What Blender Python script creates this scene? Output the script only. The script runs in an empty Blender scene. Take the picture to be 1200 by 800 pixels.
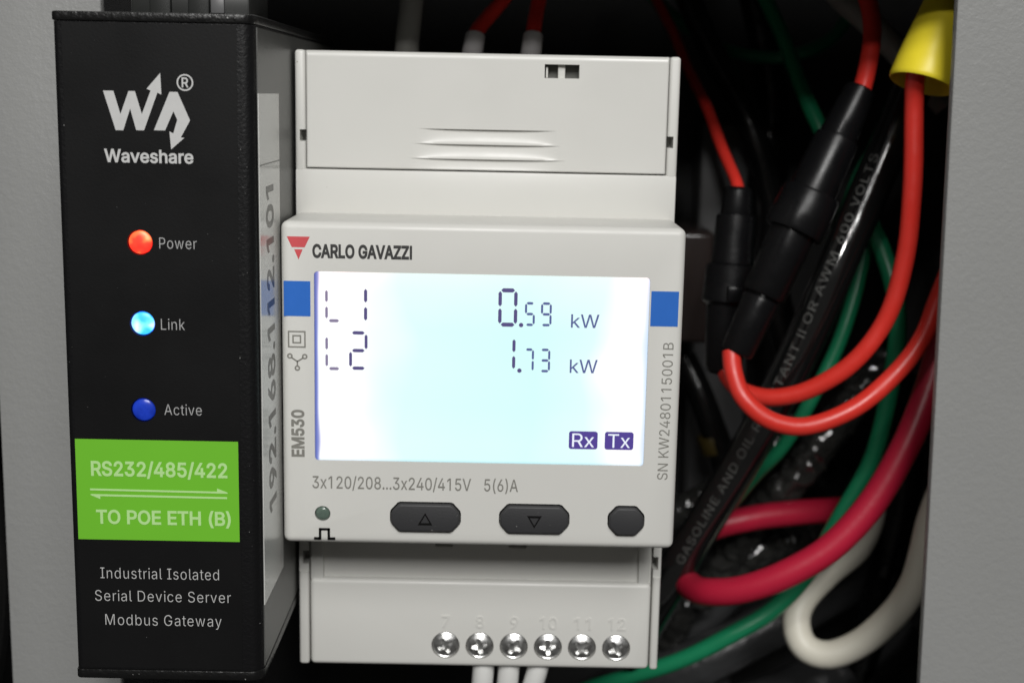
import bpy, bmesh, math, random
from mathutils import Vector, Matrix, noise
from mathutils.geometry import delaunay_2d_cdt

random.seed(7)
scene = bpy.context.scene
COL = scene.collection
MM = 0.001

# ------------------------------------------------------------------ camera
PITCH, YAW, ROLL = 0.178, 0.005, 0.020
fwd = Vector((math.sin(YAW) * math.cos(PITCH), math.cos(YAW) * math.cos(PITCH), -math.sin(PITCH)))
right0 = Vector((math.cos(YAW), -math.sin(YAW), 0))
up0 = right0.cross(fwd)
right = math.cos(ROLL) * right0 + math.sin(ROLL) * up0
up = -math.sin(ROLL) * right0 + math.cos(ROLL) * up0
cam_data = bpy.data.cameras.new('camera')
cam = bpy.data.objects.new('camera', cam_data)
COL.objects.link(cam)
m = Matrix((right, up, -fwd)).transposed().to_4x4()
m.translation = Vector((3.164, -181.544, 39.266)) * MM
cam.matrix_world = m
cam_data.sensor_width = 36.0
cam_data.lens = 1605 / 1200 * 36
cam_data.clip_start = 0.005
cam_data.clip_end = 20
cam_data.dof.use_dof = True
cam_data.dof.focus_distance = 0.178
cam_data.dof.aperture_fstop = 26
scene.camera = cam

# ------------------------------------------------------------------ room light
world = bpy.data.worlds.new('World')
scene.world = world
world.use_nodes = True
bg = world.node_tree.nodes['Background']
bg.inputs['Color'].default_value = (1.0, 0.97, 0.92, 1)
bg.inputs['Strength'].default_value = 0.05

def area_lamp(name, loc, target, sx, sy, power, color):
    d = bpy.data.lights.new(name, 'AREA')
    d.shape = 'RECTANGLE'; d.size = sx; d.size_y = sy; d.energy = power; d.color = color
    o = bpy.data.objects.new(name, d)
    COL.objects.link(o)
    o.location = loc
    o.rotation_euler = (Vector(target) - Vector(loc)).to_track_quat('-Z', 'Y').to_euler()
    return o
area_lamp('ceiling_lamp', (0.17, -1.07, 0.82), (0, 0, 0), 0.60, 0.55, 10.6, (1.0, 0.995, 0.975))
area_lamp('added_fill_lamp', (0.05, -1.05, 0.62), (0, 0, 0), 0.40, 0.20, 4.6, (1.0, 0.99, 0.97))  # added fill that brightens the wires and recesses; not a known lamp
area_lamp('phone_lamp', (-0.014, -0.188, 0.122), (0.02, 0, 0.0), 0.012, 0.012, 0.080, (1.0, 0.985, 0.96))

scene.view_settings.view_transform = 'Standard'
scene.view_settings.look = 'None'
scene.view_settings.gamma = 1
scene.view_settings.exposure = 0
scene.render.engine = 'CYCLES'
scene.cycles.use_denoising = True
scene.cycles.max_bounces = 8
scene.cycles.sample_clamp_indirect = 4

# ------------------------------------------------------------------ materials
def mat(name, color, rough=0.5, metal=0.0, bump=None, bump2=None, var=None, rvar=None, spec=0.5, coat=0.0,
        emit=None, estr=0.0, dust_glint=None):
    """bump = (noise scale per metre, depth in mm); var = (scale, amount) colour mottling; dust = (scale, threshold, colour)"""
    M = bpy.data.materials.new(name)
    M.use_nodes = True
    nt = M.node_tree
    N, L = nt.nodes, nt.links
    p = N['Principled BSDF']
    p.inputs['Base Color'].default_value = (*color, 1)
    p.inputs['Roughness'].default_value = rough
    p.inputs['Metallic'].default_value = metal
    p.inputs['Specular IOR Level'].default_value = spec
    p.inputs['Coat Weight'].default_value = coat
    p.inputs['Coat Roughness'].default_value = 0.06
    tc = N.new('ShaderNodeTexCoord')
    def noise_tex(scale, detail=3.0, rough_=0.55):
        n = N.new('ShaderNodeTexNoise')
        n.inputs['Scale'].default_value = scale
        n.inputs['Detail'].default_value = detail
        n.inputs['Roughness'].default_value = rough_
        L.new(tc.outputs['Object'], n.inputs['Vector'])
        return n
    col = None
    if var:
        n = noise_tex(var[0], 5)
        mx = N.new('ShaderNodeMix'); mx.data_type = 'RGBA'
        mx.inputs[6].default_value = (*[c * (1 - var[1]) for c in color], 1)
        mx.inputs[7].default_value = (*[min(1, c * (1 + var[1])) for c in color], 1)
        L.new(n.outputs['Fac'], mx.inputs[0])
        col = mx.outputs[2]
    if dust_glint:  # specks mixed into the colour: dust on some materials, painted sparkle on others
        n = noise_tex(dust_glint[0], 2, 0.5)
        r = N.new('ShaderNodeMapRange')
        r.inputs[1].default_value = dust_glint[1]; r.inputs[2].default_value = dust_glint[1] + 0.04
        L.new(n.outputs['Fac'], r.inputs[0])
        mx = N.new('ShaderNodeMix'); mx.data_type = 'RGBA'
        mx.inputs[6].default_value = (*color, 1)
        if col: L.new(col, mx.inputs[6])
        mx.inputs[7].default_value = (*dust_glint[2], 1)
        L.new(r.outputs[0], mx.inputs[0])
        col = mx.outputs[2]
    if col: L.new(col, p.inputs['Base Color'])
    if rvar:
        n = noise_tex(rvar[0], 4)
        r = N.new('ShaderNodeMapRange')
        r.inputs[1].default_value = 0.3; r.inputs[2].default_value = 0.7
        r.inputs[3].default_value = max(0.02, rough - rvar[1]); r.inputs[4].default_value = min(1, rough + rvar[1])
        L.new(n.outputs['Fac'], r.inputs[0]); L.new(r.outputs[0], p.inputs['Roughness'])
    prev = None
    for b in (bump, bump2):
        if not b: continue
        n = noise_tex(b[0], 2)
        bn = N.new('ShaderNodeBump')
        bn.inputs['Strength'].default_value = 1.0
        bn.inputs['Distance'].default_value = b[1] * MM
        L.new(n.outputs['Fac'], bn.inputs['Height'])
        if prev: L.new(prev.outputs[0], bn.inputs['Normal'])
        prev = bn
    if prev: L.new(prev.outputs[0], p.inputs['Normal'])
    if emit:
        p.inputs['Emission Color'].default_value = (*emit, 1)
        p.inputs['Emission Strength'].default_value = estr
    return M

M = {}
M['panel_paint'] = mat('grey_panel_paint', (0.275, 0.277, 0.272), 0.40, bump=(950, 0.085), bump2=(2600, 0.04), var=(60, 0.05), dust_glint=(1500, 0.775, (0.75, 0.75, 0.74)))  # pale specks are the paint's sparkle, put into the colour
M['inside'] = mat('cabinet_inside_shaded_paint', (0.022, 0.022, 0.0225), 0.6, bump=(500, 0.1), var=(25, 0.3))  # grey interior darkened: the unlit shade is put into the colour
M['case'] = mat('meter_case_plastic', (0.62, 0.615, 0.585), 0.42, bump=(5200, 0.006), var=(45, 0.022), rvar=(120, 0.08), dust_glint=(1100, 0.775, (0.33, 0.31, 0.27)))
M['cover'] = mat('meter_cover_plastic', (0.62, 0.615, 0.585), 0.38, bump=(4800, 0.005), bump2=(90, 0.03), var=(38, 0.02), rvar=(100, 0.08), dust_glint=(1050, 0.785, (0.38, 0.36, 0.32)))
M['case_dark'] = mat('meter_inner_plastic', (0.10, 0.10, 0.09), 0.6, var=(80, 0.2))
M['button'] = mat('black_button_rubber', (0.030, 0.030, 0.032), 0.55, bump=(4200, 0.02), dust_glint=(2200, 0.74, (0.25, 0.25, 0.24)))
M['mark_black'] = mat('glossy_black_mark', (0.006, 0.006, 0.006), 0.2)
M['ink_dark'] = mat('dark_grey_ink', (0.035, 0.035, 0.034), 0.5, var=(900, 0.35))
M['ink_grey'] = mat('grey_ink', (0.20, 0.195, 0.175), 0.55, var=(900, 0.18))
M['ink_red'] = mat('red_ink', (0.58, 0.075, 0.085), 0.45, var=(400, 0.08))
M['ink_blue'] = mat('blue_ink', (0.020, 0.135, 0.52), 0.42, var=(300, 0.06))
M['chrome'] = mat('plated_screw_steel', (0.80, 0.80, 0.79), 0.33, metal=1.0, bump=(900, 0.045), rvar=(1500, 0.10), var=(800, 0.08))
M['lens_green'] = mat('dull_led_lens', (0.10, 0.14, 0.115), 0.12, bump=(1500, 0.05), var=(700, 0.6))
M['tablet'] = mat('emboss_plastic', (0.62, 0.615, 0.585), 0.36)
# gateway
M['gw_body'] = mat('black_textured_coating', (0.005, 0.005, 0.0055), 0.40, spec=0.3, bump=(2600, 0.05), var=(60, 0.3), dust_glint=(2600, 0.755, (0.30, 0.30, 0.29)))  # pale specks are glints of the rough coating, painted in
M['gw_cap'] = mat('black_cap_coating', (0.006, 0.006, 0.006), 0.36, spec=0.35, bump=(1700, 0.09), dust_glint=(1900, 0.74, (0.32, 0.32, 0.31)))
M['gw_film'] = mat('black_front_film', (0.0055, 0.0055, 0.0058), 0.48, spec=0.2, bump=(3500, 0.010), rvar=(60, 0.08), dust_glint=(1800, 0.79, (0.28, 0.28, 0.28)))
M['gw_side'] = mat('grey_anodised_side', (0.075, 0.076, 0.072), 0.40, bump=(5000, 0.012), var=(50, 0.15))
M['film_white'] = mat('silver_white_print', (0.52, 0.52, 0.515), 0.45, var=(1200, 0.08))
M['film_dim'] = mat('thin_white_print', (0.42, 0.42, 0.42), 0.45, var=(1500, 0.18))
M['film_green'] = mat('green_print', (0.155, 0.50, 0.026), 0.45, var=(90, 0.05))
M['green_text'] = mat('pale_green_print', (0.46, 0.74, 0.30), 0.45, var=(1200, 0.06))
M['label'] = mat('glossy_white_label', (0.58, 0.58, 0.56), 0.20, var=(60, 0.04), spec=0.32)
M['label_line'] = mat('label_cut_line', (0.12, 0.12, 0.11), 0.4)
M['label_ink'] = mat('label_ink', (0.045, 0.043, 0.038), 0.35, var=(500, 0.3))
M['terminal'] = mat('dark_connector_plastic', (0.020, 0.021, 0.020), 0.4, var=(200, 0.3))
# wires
M['w_red'] = mat('red_wire_insulation', (0.64, 0.032, 0.022), 0.36, bump=(1100, 0.018), var=(160, 0.10), rvar=(300, 0.10))
M['w_crimson'] = mat('crimson_wire_insulation', (0.45, 0.012, 0.040), 0.38, bump=(700, 0.04), var=(110, 0.12))
M['w_green'] = mat('green_wire_insulation', (0.011, 0.215, 0.095), 0.32, bump=(900, 0.02), var=(120, 0.12))
M['w_white'] = mat('white_wire_insulation', (0.82, 0.785, 0.67), 0.45, bump=(600, 0.04), var=(90, 0.07))
M['w_clean'] = mat('bright_white_insulation', (0.74, 0.74, 0.72), 0.45, var=(90, 0.04))
M['w_grey'] = mat('shaded_white_insulation', (0.26, 0.255, 0.235), 0.5, var=(90, 0.10))  # white insulation greyed: the shade at the top is in its colour
M['w_black'] = mat('black_cable_jacket', (0.006, 0.006, 0.006), 0.11, bump=(170, 0.10), bump2=(1300, 0.006), rvar=(220, 0.05), spec=0.9, coat=0.6)
M['w_clear'] = mat('smoky_glossy_insulation', (0.030, 0.030, 0.028), 0.09, spec=1.0, bump=(420, 0.25), rvar=(300, 0.08))
M['w_loom'] = mat('wrinkled_black_sheathing', (0.060, 0.061, 0.063), 0.28, bump=(140, 0.8), bump2=(420, 0.15))
M['w_black2'] = mat('glossy_black_insulation', (0.008, 0.008, 0.008), 0.20, bump=(180, 0.35), rvar=(150, 0.10))
M['cable_print'] = mat('cable_print', (0.085, 0.085, 0.08), 0.5, var=(700, 0.4))
M['holder'] = mat('black_holder_plastic', (0.0045, 0.0045, 0.005), 0.30, spec=0.22, bump=(1200, 0.012), rvar=(250, 0.08))
M['yellow'] = mat('yellow_nut_plastic', (0.88, 0.72, 0.035), 0.40, bump=(700, 0.02), var=(130, 0.07))
M['ferrule'] = mat('pale_ferrule_plastic', (0.52, 0.50, 0.50), 0.4, var=(300, 0.06))
M['duct'] = mat('grey_duct_plastic', (0.10, 0.10, 0.102), 0.45, var=(60, 0.15))
M['sleeve'] = mat('dull_yellow_sleeve', (0.085, 0.060, 0.012), 0.5)
M['strip'] = mat('grey_terminal_plastic', (0.22, 0.23, 0.235), 0.45, var=(60, 0.15))
M['smoke'] = mat('brown_smoked_plastic', (0.035, 0.026, 0.024), 0.2, var=(60, 0.3))

def emission_mat(name, build):
    X = bpy.data.materials.new(name)
    X.use_nodes = True
    build(X.node_tree, X.node_tree.nodes['Principled BSDF'])
    return X
def ramp_xz(nt, axis, x0, x1, stops):
    """colour ramp along an object axis, between two coordinates in mm"""
    N, L = nt.nodes, nt.links
    tc = N.new('ShaderNodeTexCoord'); sp = N.new('ShaderNodeSeparateXYZ')
    L.new(tc.outputs['Object'], sp.inputs[0])
    mr = N.new('ShaderNodeMapRange')
    mr.inputs[1].default_value = x0 * MM; mr.inputs[2].default_value = x1 * MM
    L.new(sp.outputs[axis], mr.inputs[0])
    r = N.new('ShaderNodeValToRGB')
    while len(r.color_ramp.elements) < len(stops): r.color_ramp.elements.new(0.5)
    for e, (p_, c) in zip(r.color_ramp.elements, stops):
        e.position = p_; e.color = (*c, 1)
    L.new(mr.outputs[0], r.inputs[0])
    return r
def build_lcd(nt, p):
    # backlit liquid crystal screen: edge lamps at both ends, cyan-white in the middle
    r = ramp_xz(nt, 'X', -22.5, 22.4, [(0.0, (0.07, 0.10, 0.42)), (0.007, (0.16, 0.20, 0.62)), (0.013, (1.08, 1.1, 1.15)), (0.10, (1.06, 1.08, 1.08)), (0.18, (0.90, 1.02, 1.01)), (0.28, (0.74, 1.0, 0.985)), (0.66, (0.68, 1.0, 0.98)),
                                           (0.83, (0.76, 1.0, 0.99)), (0.89, (0.92, 1.03, 1.03)), (0.93, (1.06, 1.08, 1.08)), (0.985, (1.08, 1.09, 1.1)), (1.0, (0.62, 0.78, 1.0))])
    # uneven backlight: the edge glow wavers along the height of the screen
    n = nt.nodes.new('ShaderNodeTexNoise'); n.inputs['Scale'].default_value = 95; n.inputs['Detail'].default_value = 1
    mr = [q for q in nt.nodes if q.type == 'MAP_RANGE'][0]; old = mr.inputs[0].links[0].from_socket
    tc = nt.nodes.new('ShaderNodeTexCoord'); nt.links.new(tc.outputs['Object'], n.inputs['Vector'])
    ms = nt.nodes.new('ShaderNodeMath'); ms.operation = 'MULTIPLY_ADD'; ms.inputs[1].default_value = 0.012; ms.inputs[2].default_value = -0.006
    nt.links.new(n.outputs['Fac'], ms.inputs[0])
    # no wavering at the very rim: weight by the distance from the vertical edges
    wt = nt.nodes.new('ShaderNodeMapRange'); wt.inputs[1].default_value = 0.0224; wt.inputs[2].default_value = 0.017; ab = nt.nodes.new('ShaderNodeMath'); ab.operation = 'ABSOLUTE'
    nt.links.new(old, ab.inputs[0]); nt.links.new(ab.outputs[0], wt.inputs[0])
    mu = nt.nodes.new('ShaderNodeMath'); mu.operation = 'MULTIPLY'; nt.links.new(ms.outputs[0], mu.inputs[0]); nt.links.new(wt.outputs[0], mu.inputs[1])
    ad = nt.nodes.new('ShaderNodeMath'); ad.operation = 'ADD'; nt.links.new(old, ad.inputs[0]); nt.links.new(mu.outputs[0], ad.inputs[1])
    nt.links.new(ad.outputs[0], mr.inputs[0])
    z = ramp_xz(nt, 'Z', -10.33, 15.55, [(0.0, (0.80, 0.90, 1.0)), (0.015, (1.04, 1.03, 1.0)), (0.10, (1.05, 1.01, 1.0)), (0.30, (1, 1, 1)), (0.70, (1, 1, 1)), (0.92, (1.12, 1.0, 1.0)), (1.0, (1.2, 1.02, 1.0))])
    mx = nt.nodes.new('ShaderNodeMix'); mx.data_type = 'RGBA'; mx.blend_type = 'MULTIPLY'; mx.inputs[0].default_value = 1
    nt.links.new(r.outputs[0], mx.inputs[6]); nt.links.new(z.outputs[0], mx.inputs[7])
    nt.links.new(mx.outputs[2], p.inputs['Emission Color'])
    p.inputs['Emission Strength'].default_value = 0.96
    p.inputs['Base Color'].default_value = (0.05, 0.06, 0.06, 1)
    p.inputs['Roughness'].default_value = 0.15
M['lcd'] = emission_mat('backlit_display', build_lcd)
def lcd_ink(name, c, e):
    def b(nt, p):
        p.inputs['Base Color'].default_value = (0.02, 0.02, 0.03, 1)
        p.inputs['Emission Color'].default_value = (*c, 1)
        p.inputs['Emission Strength'].default_value = e
        p.inputs['Roughness'].default_value = 0.2
    return emission_mat(name, b)
M['seg'] = lcd_ink('display_segment', (0.085, 0.068, 0.20), 1)
M['seg_soft'] = lcd_ink('display_segment_thin', (0.085, 0.11, 0.29), 1)
M['seg_faint'] = lcd_ink('display_segment_washed', (0.24, 0.20, 0.31), 1)
M['seg_violet'] = lcd_ink('display_icon', (0.075, 0.045, 0.27), 1)
M['icon_text'] = lcd_ink('display_icon_letters', (0.86, 0.92, 1.0), 1)
def build_led(stops, rim, y_rim, y_top, strength, base, offset):
    def build(nt, p):
        N, L = nt.nodes, nt.links
        tc = N.new('ShaderNodeTexCoord'); mp = N.new('ShaderNodeMapping')
        mp.inputs['Location'].default_value = offset
        n = N.new('ShaderNodeTexNoise'); n.inputs['Scale'].default_value = 520; n.inputs['Detail'].default_value = 1.5
        L.new(tc.outputs['Object'], mp.inputs[0]); L.new(mp.outputs[0], n.inputs['Vector'])
        r = N.new('ShaderNodeValToRGB')
        while len(r.color_ramp.elements) < len(stops): r.color_ramp.elements.new(0.5)
        for e, (q, c) in zip(r.color_ramp.elements, stops): e.position = q; e.color = (*c, 1)
        L.new(n.outputs['Fac'], r.inputs[0])
        yr = ramp_xz(nt, 'Y', y_rim, y_top, [(0.0, (0, 0, 0)), (0.48, (1, 1, 1))])
        mx = N.new('ShaderNodeMix'); mx.data_type = 'RGBA'; mx.inputs[6].default_value = (*rim, 1)
        L.new(yr.outputs[0], mx.inputs[0]); L.new(r.outputs[0], mx.inputs[7])
        L.new(mx.outputs[2], p.inputs['Emission Color'])
        p.inputs['Emission Strength'].default_value = strength
        p.inputs['Base Color'].default_value = (*base, 1); p.inputs['Roughness'].default_value = 0.4
    return build
M['led_red'] = emission_mat('lit_red_led', build_led([(0.30, (0.95, 0.02, 0.015)), (0.48, (1.0, 0.05, 0.025)), (0.60, (1.0, 0.22, 0.06)), (0.70, (1.0, 0.55, 0.22))], (0.85, 0.004, 0.008), -13.75, -14.1, 1.2, (0.4, 0.02, 0.01), (0.0012, 0, 0)))
M['led_cyan'] = emission_mat('lit_blue_led', build_led([(0.30, (0.03, 0.45, 0.80)), (0.42, (0.05, 0.60, 1.0)), (0.52, (0.22, 0.88, 1.0)), (0.64, (0.85, 1.0, 1.0))], (0.0, 0.02, 1.0), -13.75, -14.1, 1.2, (0.02, 0.1, 0.4), (0.0, 0.0, 0.0005)))
M['led_blue'] = mat('unlit_blue_led_glow', (0.012, 0.040, 0.36), 0.30, bump=(700, 0.06), var=(800, 0.75), emit=(0.004, 0.035, 0.6), estr=0.22)  # faint emission stands in for scattered light in the unlit lens

# ------------------------------------------------------------------ helpers (all shapes are given in millimetres)
OBJS = []
def link(name, me, material, parent=None, smooth=True, angle=35):
    o = bpy.data.objects.new(name, me)
    COL.objects.link(o)
    if material is not None:
        me.materials.clear()
        me.materials.append(M[material] if isinstance(material, str) else material)
    if smooth:
        for p in me.polygons: p.use_smooth = True
        me.set_sharp_from_angle(angle=math.radians(angle))
    set_parent(o, parent)
    return o
def set_parent(o, parent):
    if parent is None: return
    o.parent = parent
    q, loc = parent, Vector((0, 0, 0))
    while q:
        loc += q.location; q = q.parent
    o.matrix_parent_inverse = Matrix.Translation(-loc) if parent.type == 'EMPTY' else Matrix()
def empty(name, loc, label, cat, group=None):
    o = bpy.data.objects.new(name, None)
    COL.objects.link(o)
    o.empty_display_size = 0.01
    o.location = Vector(loc) * MM
    tag(o, label, cat, group)
    return o
def tag(o, label, cat, group=None):
    o['label'] = label; o['category'] = cat
    if group: o['group'] = group
    return o
def to_mesh(bm, name):
    bmesh.ops.recalc_face_normals(bm, faces=bm.faces)
    me = bpy.data.meshes.new(name)
    bm.to_mesh(me); bm.free()
    return me
def box_bm(x0, x1, y0, y1, z0, z1, bevel=0.0, seg=2):
    bm = bmesh.new()
    bmesh.ops.create_cube(bm, size=1)
    for v in bm.verts:
        v.co = Vector(((x0 + x1) / 2 + v.co.x * (x1 - x0), (y0 + y1) / 2 + v.co.y * (y1 - y0), (z0 + z1) / 2 + v.co.z * (z1 - z0)))
    if bevel:
        bmesh.ops.bevel(bm, geom=list(bm.edges), offset=bevel, segments=seg, profile=0.5, affect='EDGES')
    return bm
def box(name, x0, x1, y0, y1, z0, z1, material, parent=None, bevel=0.0, seg=2):
    return link(name, to_mesh(box_bm(x0, x1, y0, y1, z0, z1, bevel, seg), name), material, parent)
def prism_bm(poly, y0, y1, bevel=0.0, seg=2, front_only=True):
    """polygon in x,z swept from y0 (front) to y1 (back)"""
    bm = bmesh.new()
    a = [bm.verts.new((x, y0, z)) for x, z in poly]
    b = [bm.verts.new((x, y1, z)) for x, z in poly]
    f = bm.faces.new(a); bm.faces.new(b[::-1])
    n = len(poly)
    for i in range(n): bm.faces.new((a[i], b[i], b[(i + 1) % n], a[(i + 1) % n]))
    bmesh.ops.recalc_face_normals(bm, faces=bm.faces)
    if bevel:
        bmesh.ops.bevel(bm, geom=list(f.edges), offset=bevel, segments=seg, profile=0.5, affect='EDGES')
    return bm
def prism(name, poly, y0, y1, material, parent=None, bevel=0.0, seg=2):
    return link(name, to_mesh(prism_bm(poly, y0, y1, bevel, seg), name), material, parent)
def sheet(name, polys, y, material, parent, t=0.03):
    """printed flat shapes, a thin film in front of the plane y"""
    bm = bmesh.new()
    for poly in polys:
        b2 = prism_bm(poly, y - t, y)
        tmp = bpy.data.meshes.new('t'); b2.to_mesh(tmp); b2.free(); bm.from_mesh(tmp); bpy.data.meshes.remove(tmp)
    return link(name, to_mesh(bm, name), material, parent, smooth=False)
def rounded(x0, x1, z0, z1, r, n=5):
    pts = []
    for cx, cz, a0 in ((x1 - r, z1 - r, 0), (x0 + r, z1 - r, 90), (x0 + r, z0 + r, 180), (x1 - r, z0 + r, 270)):
        for k in range(n + 1):
            a = math.radians(a0 + 90 * k / n)
            pts.append((cx + r * math.cos(a), cz + r * math.sin(a)))
    return pts
def circle(cx, cz, r, n=28):
    return [(cx + r * math.cos(2 * math.pi * k / n), cz + r * math.sin(2 * math.pi * k / n)) for k in range(n)]
def ring_polys(cx, cz, r0, r1, n=28):
    o, i = circle(cx, cz, r1, n), circle(cx, cz, r0, n)
    return [[o[k], o[(k + 1) % n], i[(k + 1) % n], i[k]] for k in range(n)]
def bar(x0, z0, x1, z1, w):
    d = Vector((x1 - x0, z1 - z0)).normalized(); q = Vector((-d.y, d.x)) * w / 2
    return [(x0 + q.x, z0 + q.y), (x0 - q.x, z0 - q.y), (x1 - q.x, z1 - q.y), (x1 + q.x, z1 + q.y)]
def cut(o, cutters):
    """subtract closed bmeshes from an object"""
    tmp = []
    for c in cutters:
        me = to_mesh(c, 'cutter'); k = bpy.data.objects.new('cutter', me); COL.objects.link(k); tmp.append(k)
        b = o.modifiers.new('cut', 'BOOLEAN'); b.operation = 'DIFFERENCE'; b.object = k; b.solver = 'EXACT'
    dg = bpy.context.evaluated_depsgraph_get()
    me = bpy.data.meshes.new_from_object(o.evaluated_get(dg))
    o.modifiers.clear()
    old = o.data
    o.data = me
    bpy.data.meshes.remove(old)
    for k in tmp:
        d = k.data; bpy.data.objects.remove(k); bpy.data.meshes.remove(d)
    for p in me.polygons: p.use_smooth = True
    me.set_sharp_from_angle(angle=math.radians(35))
def cyl_bm(cx, cz, r, y0, y1, n=32):
    return prism_bm(circle(cx, cz, r, n), y0, y1)

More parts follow.
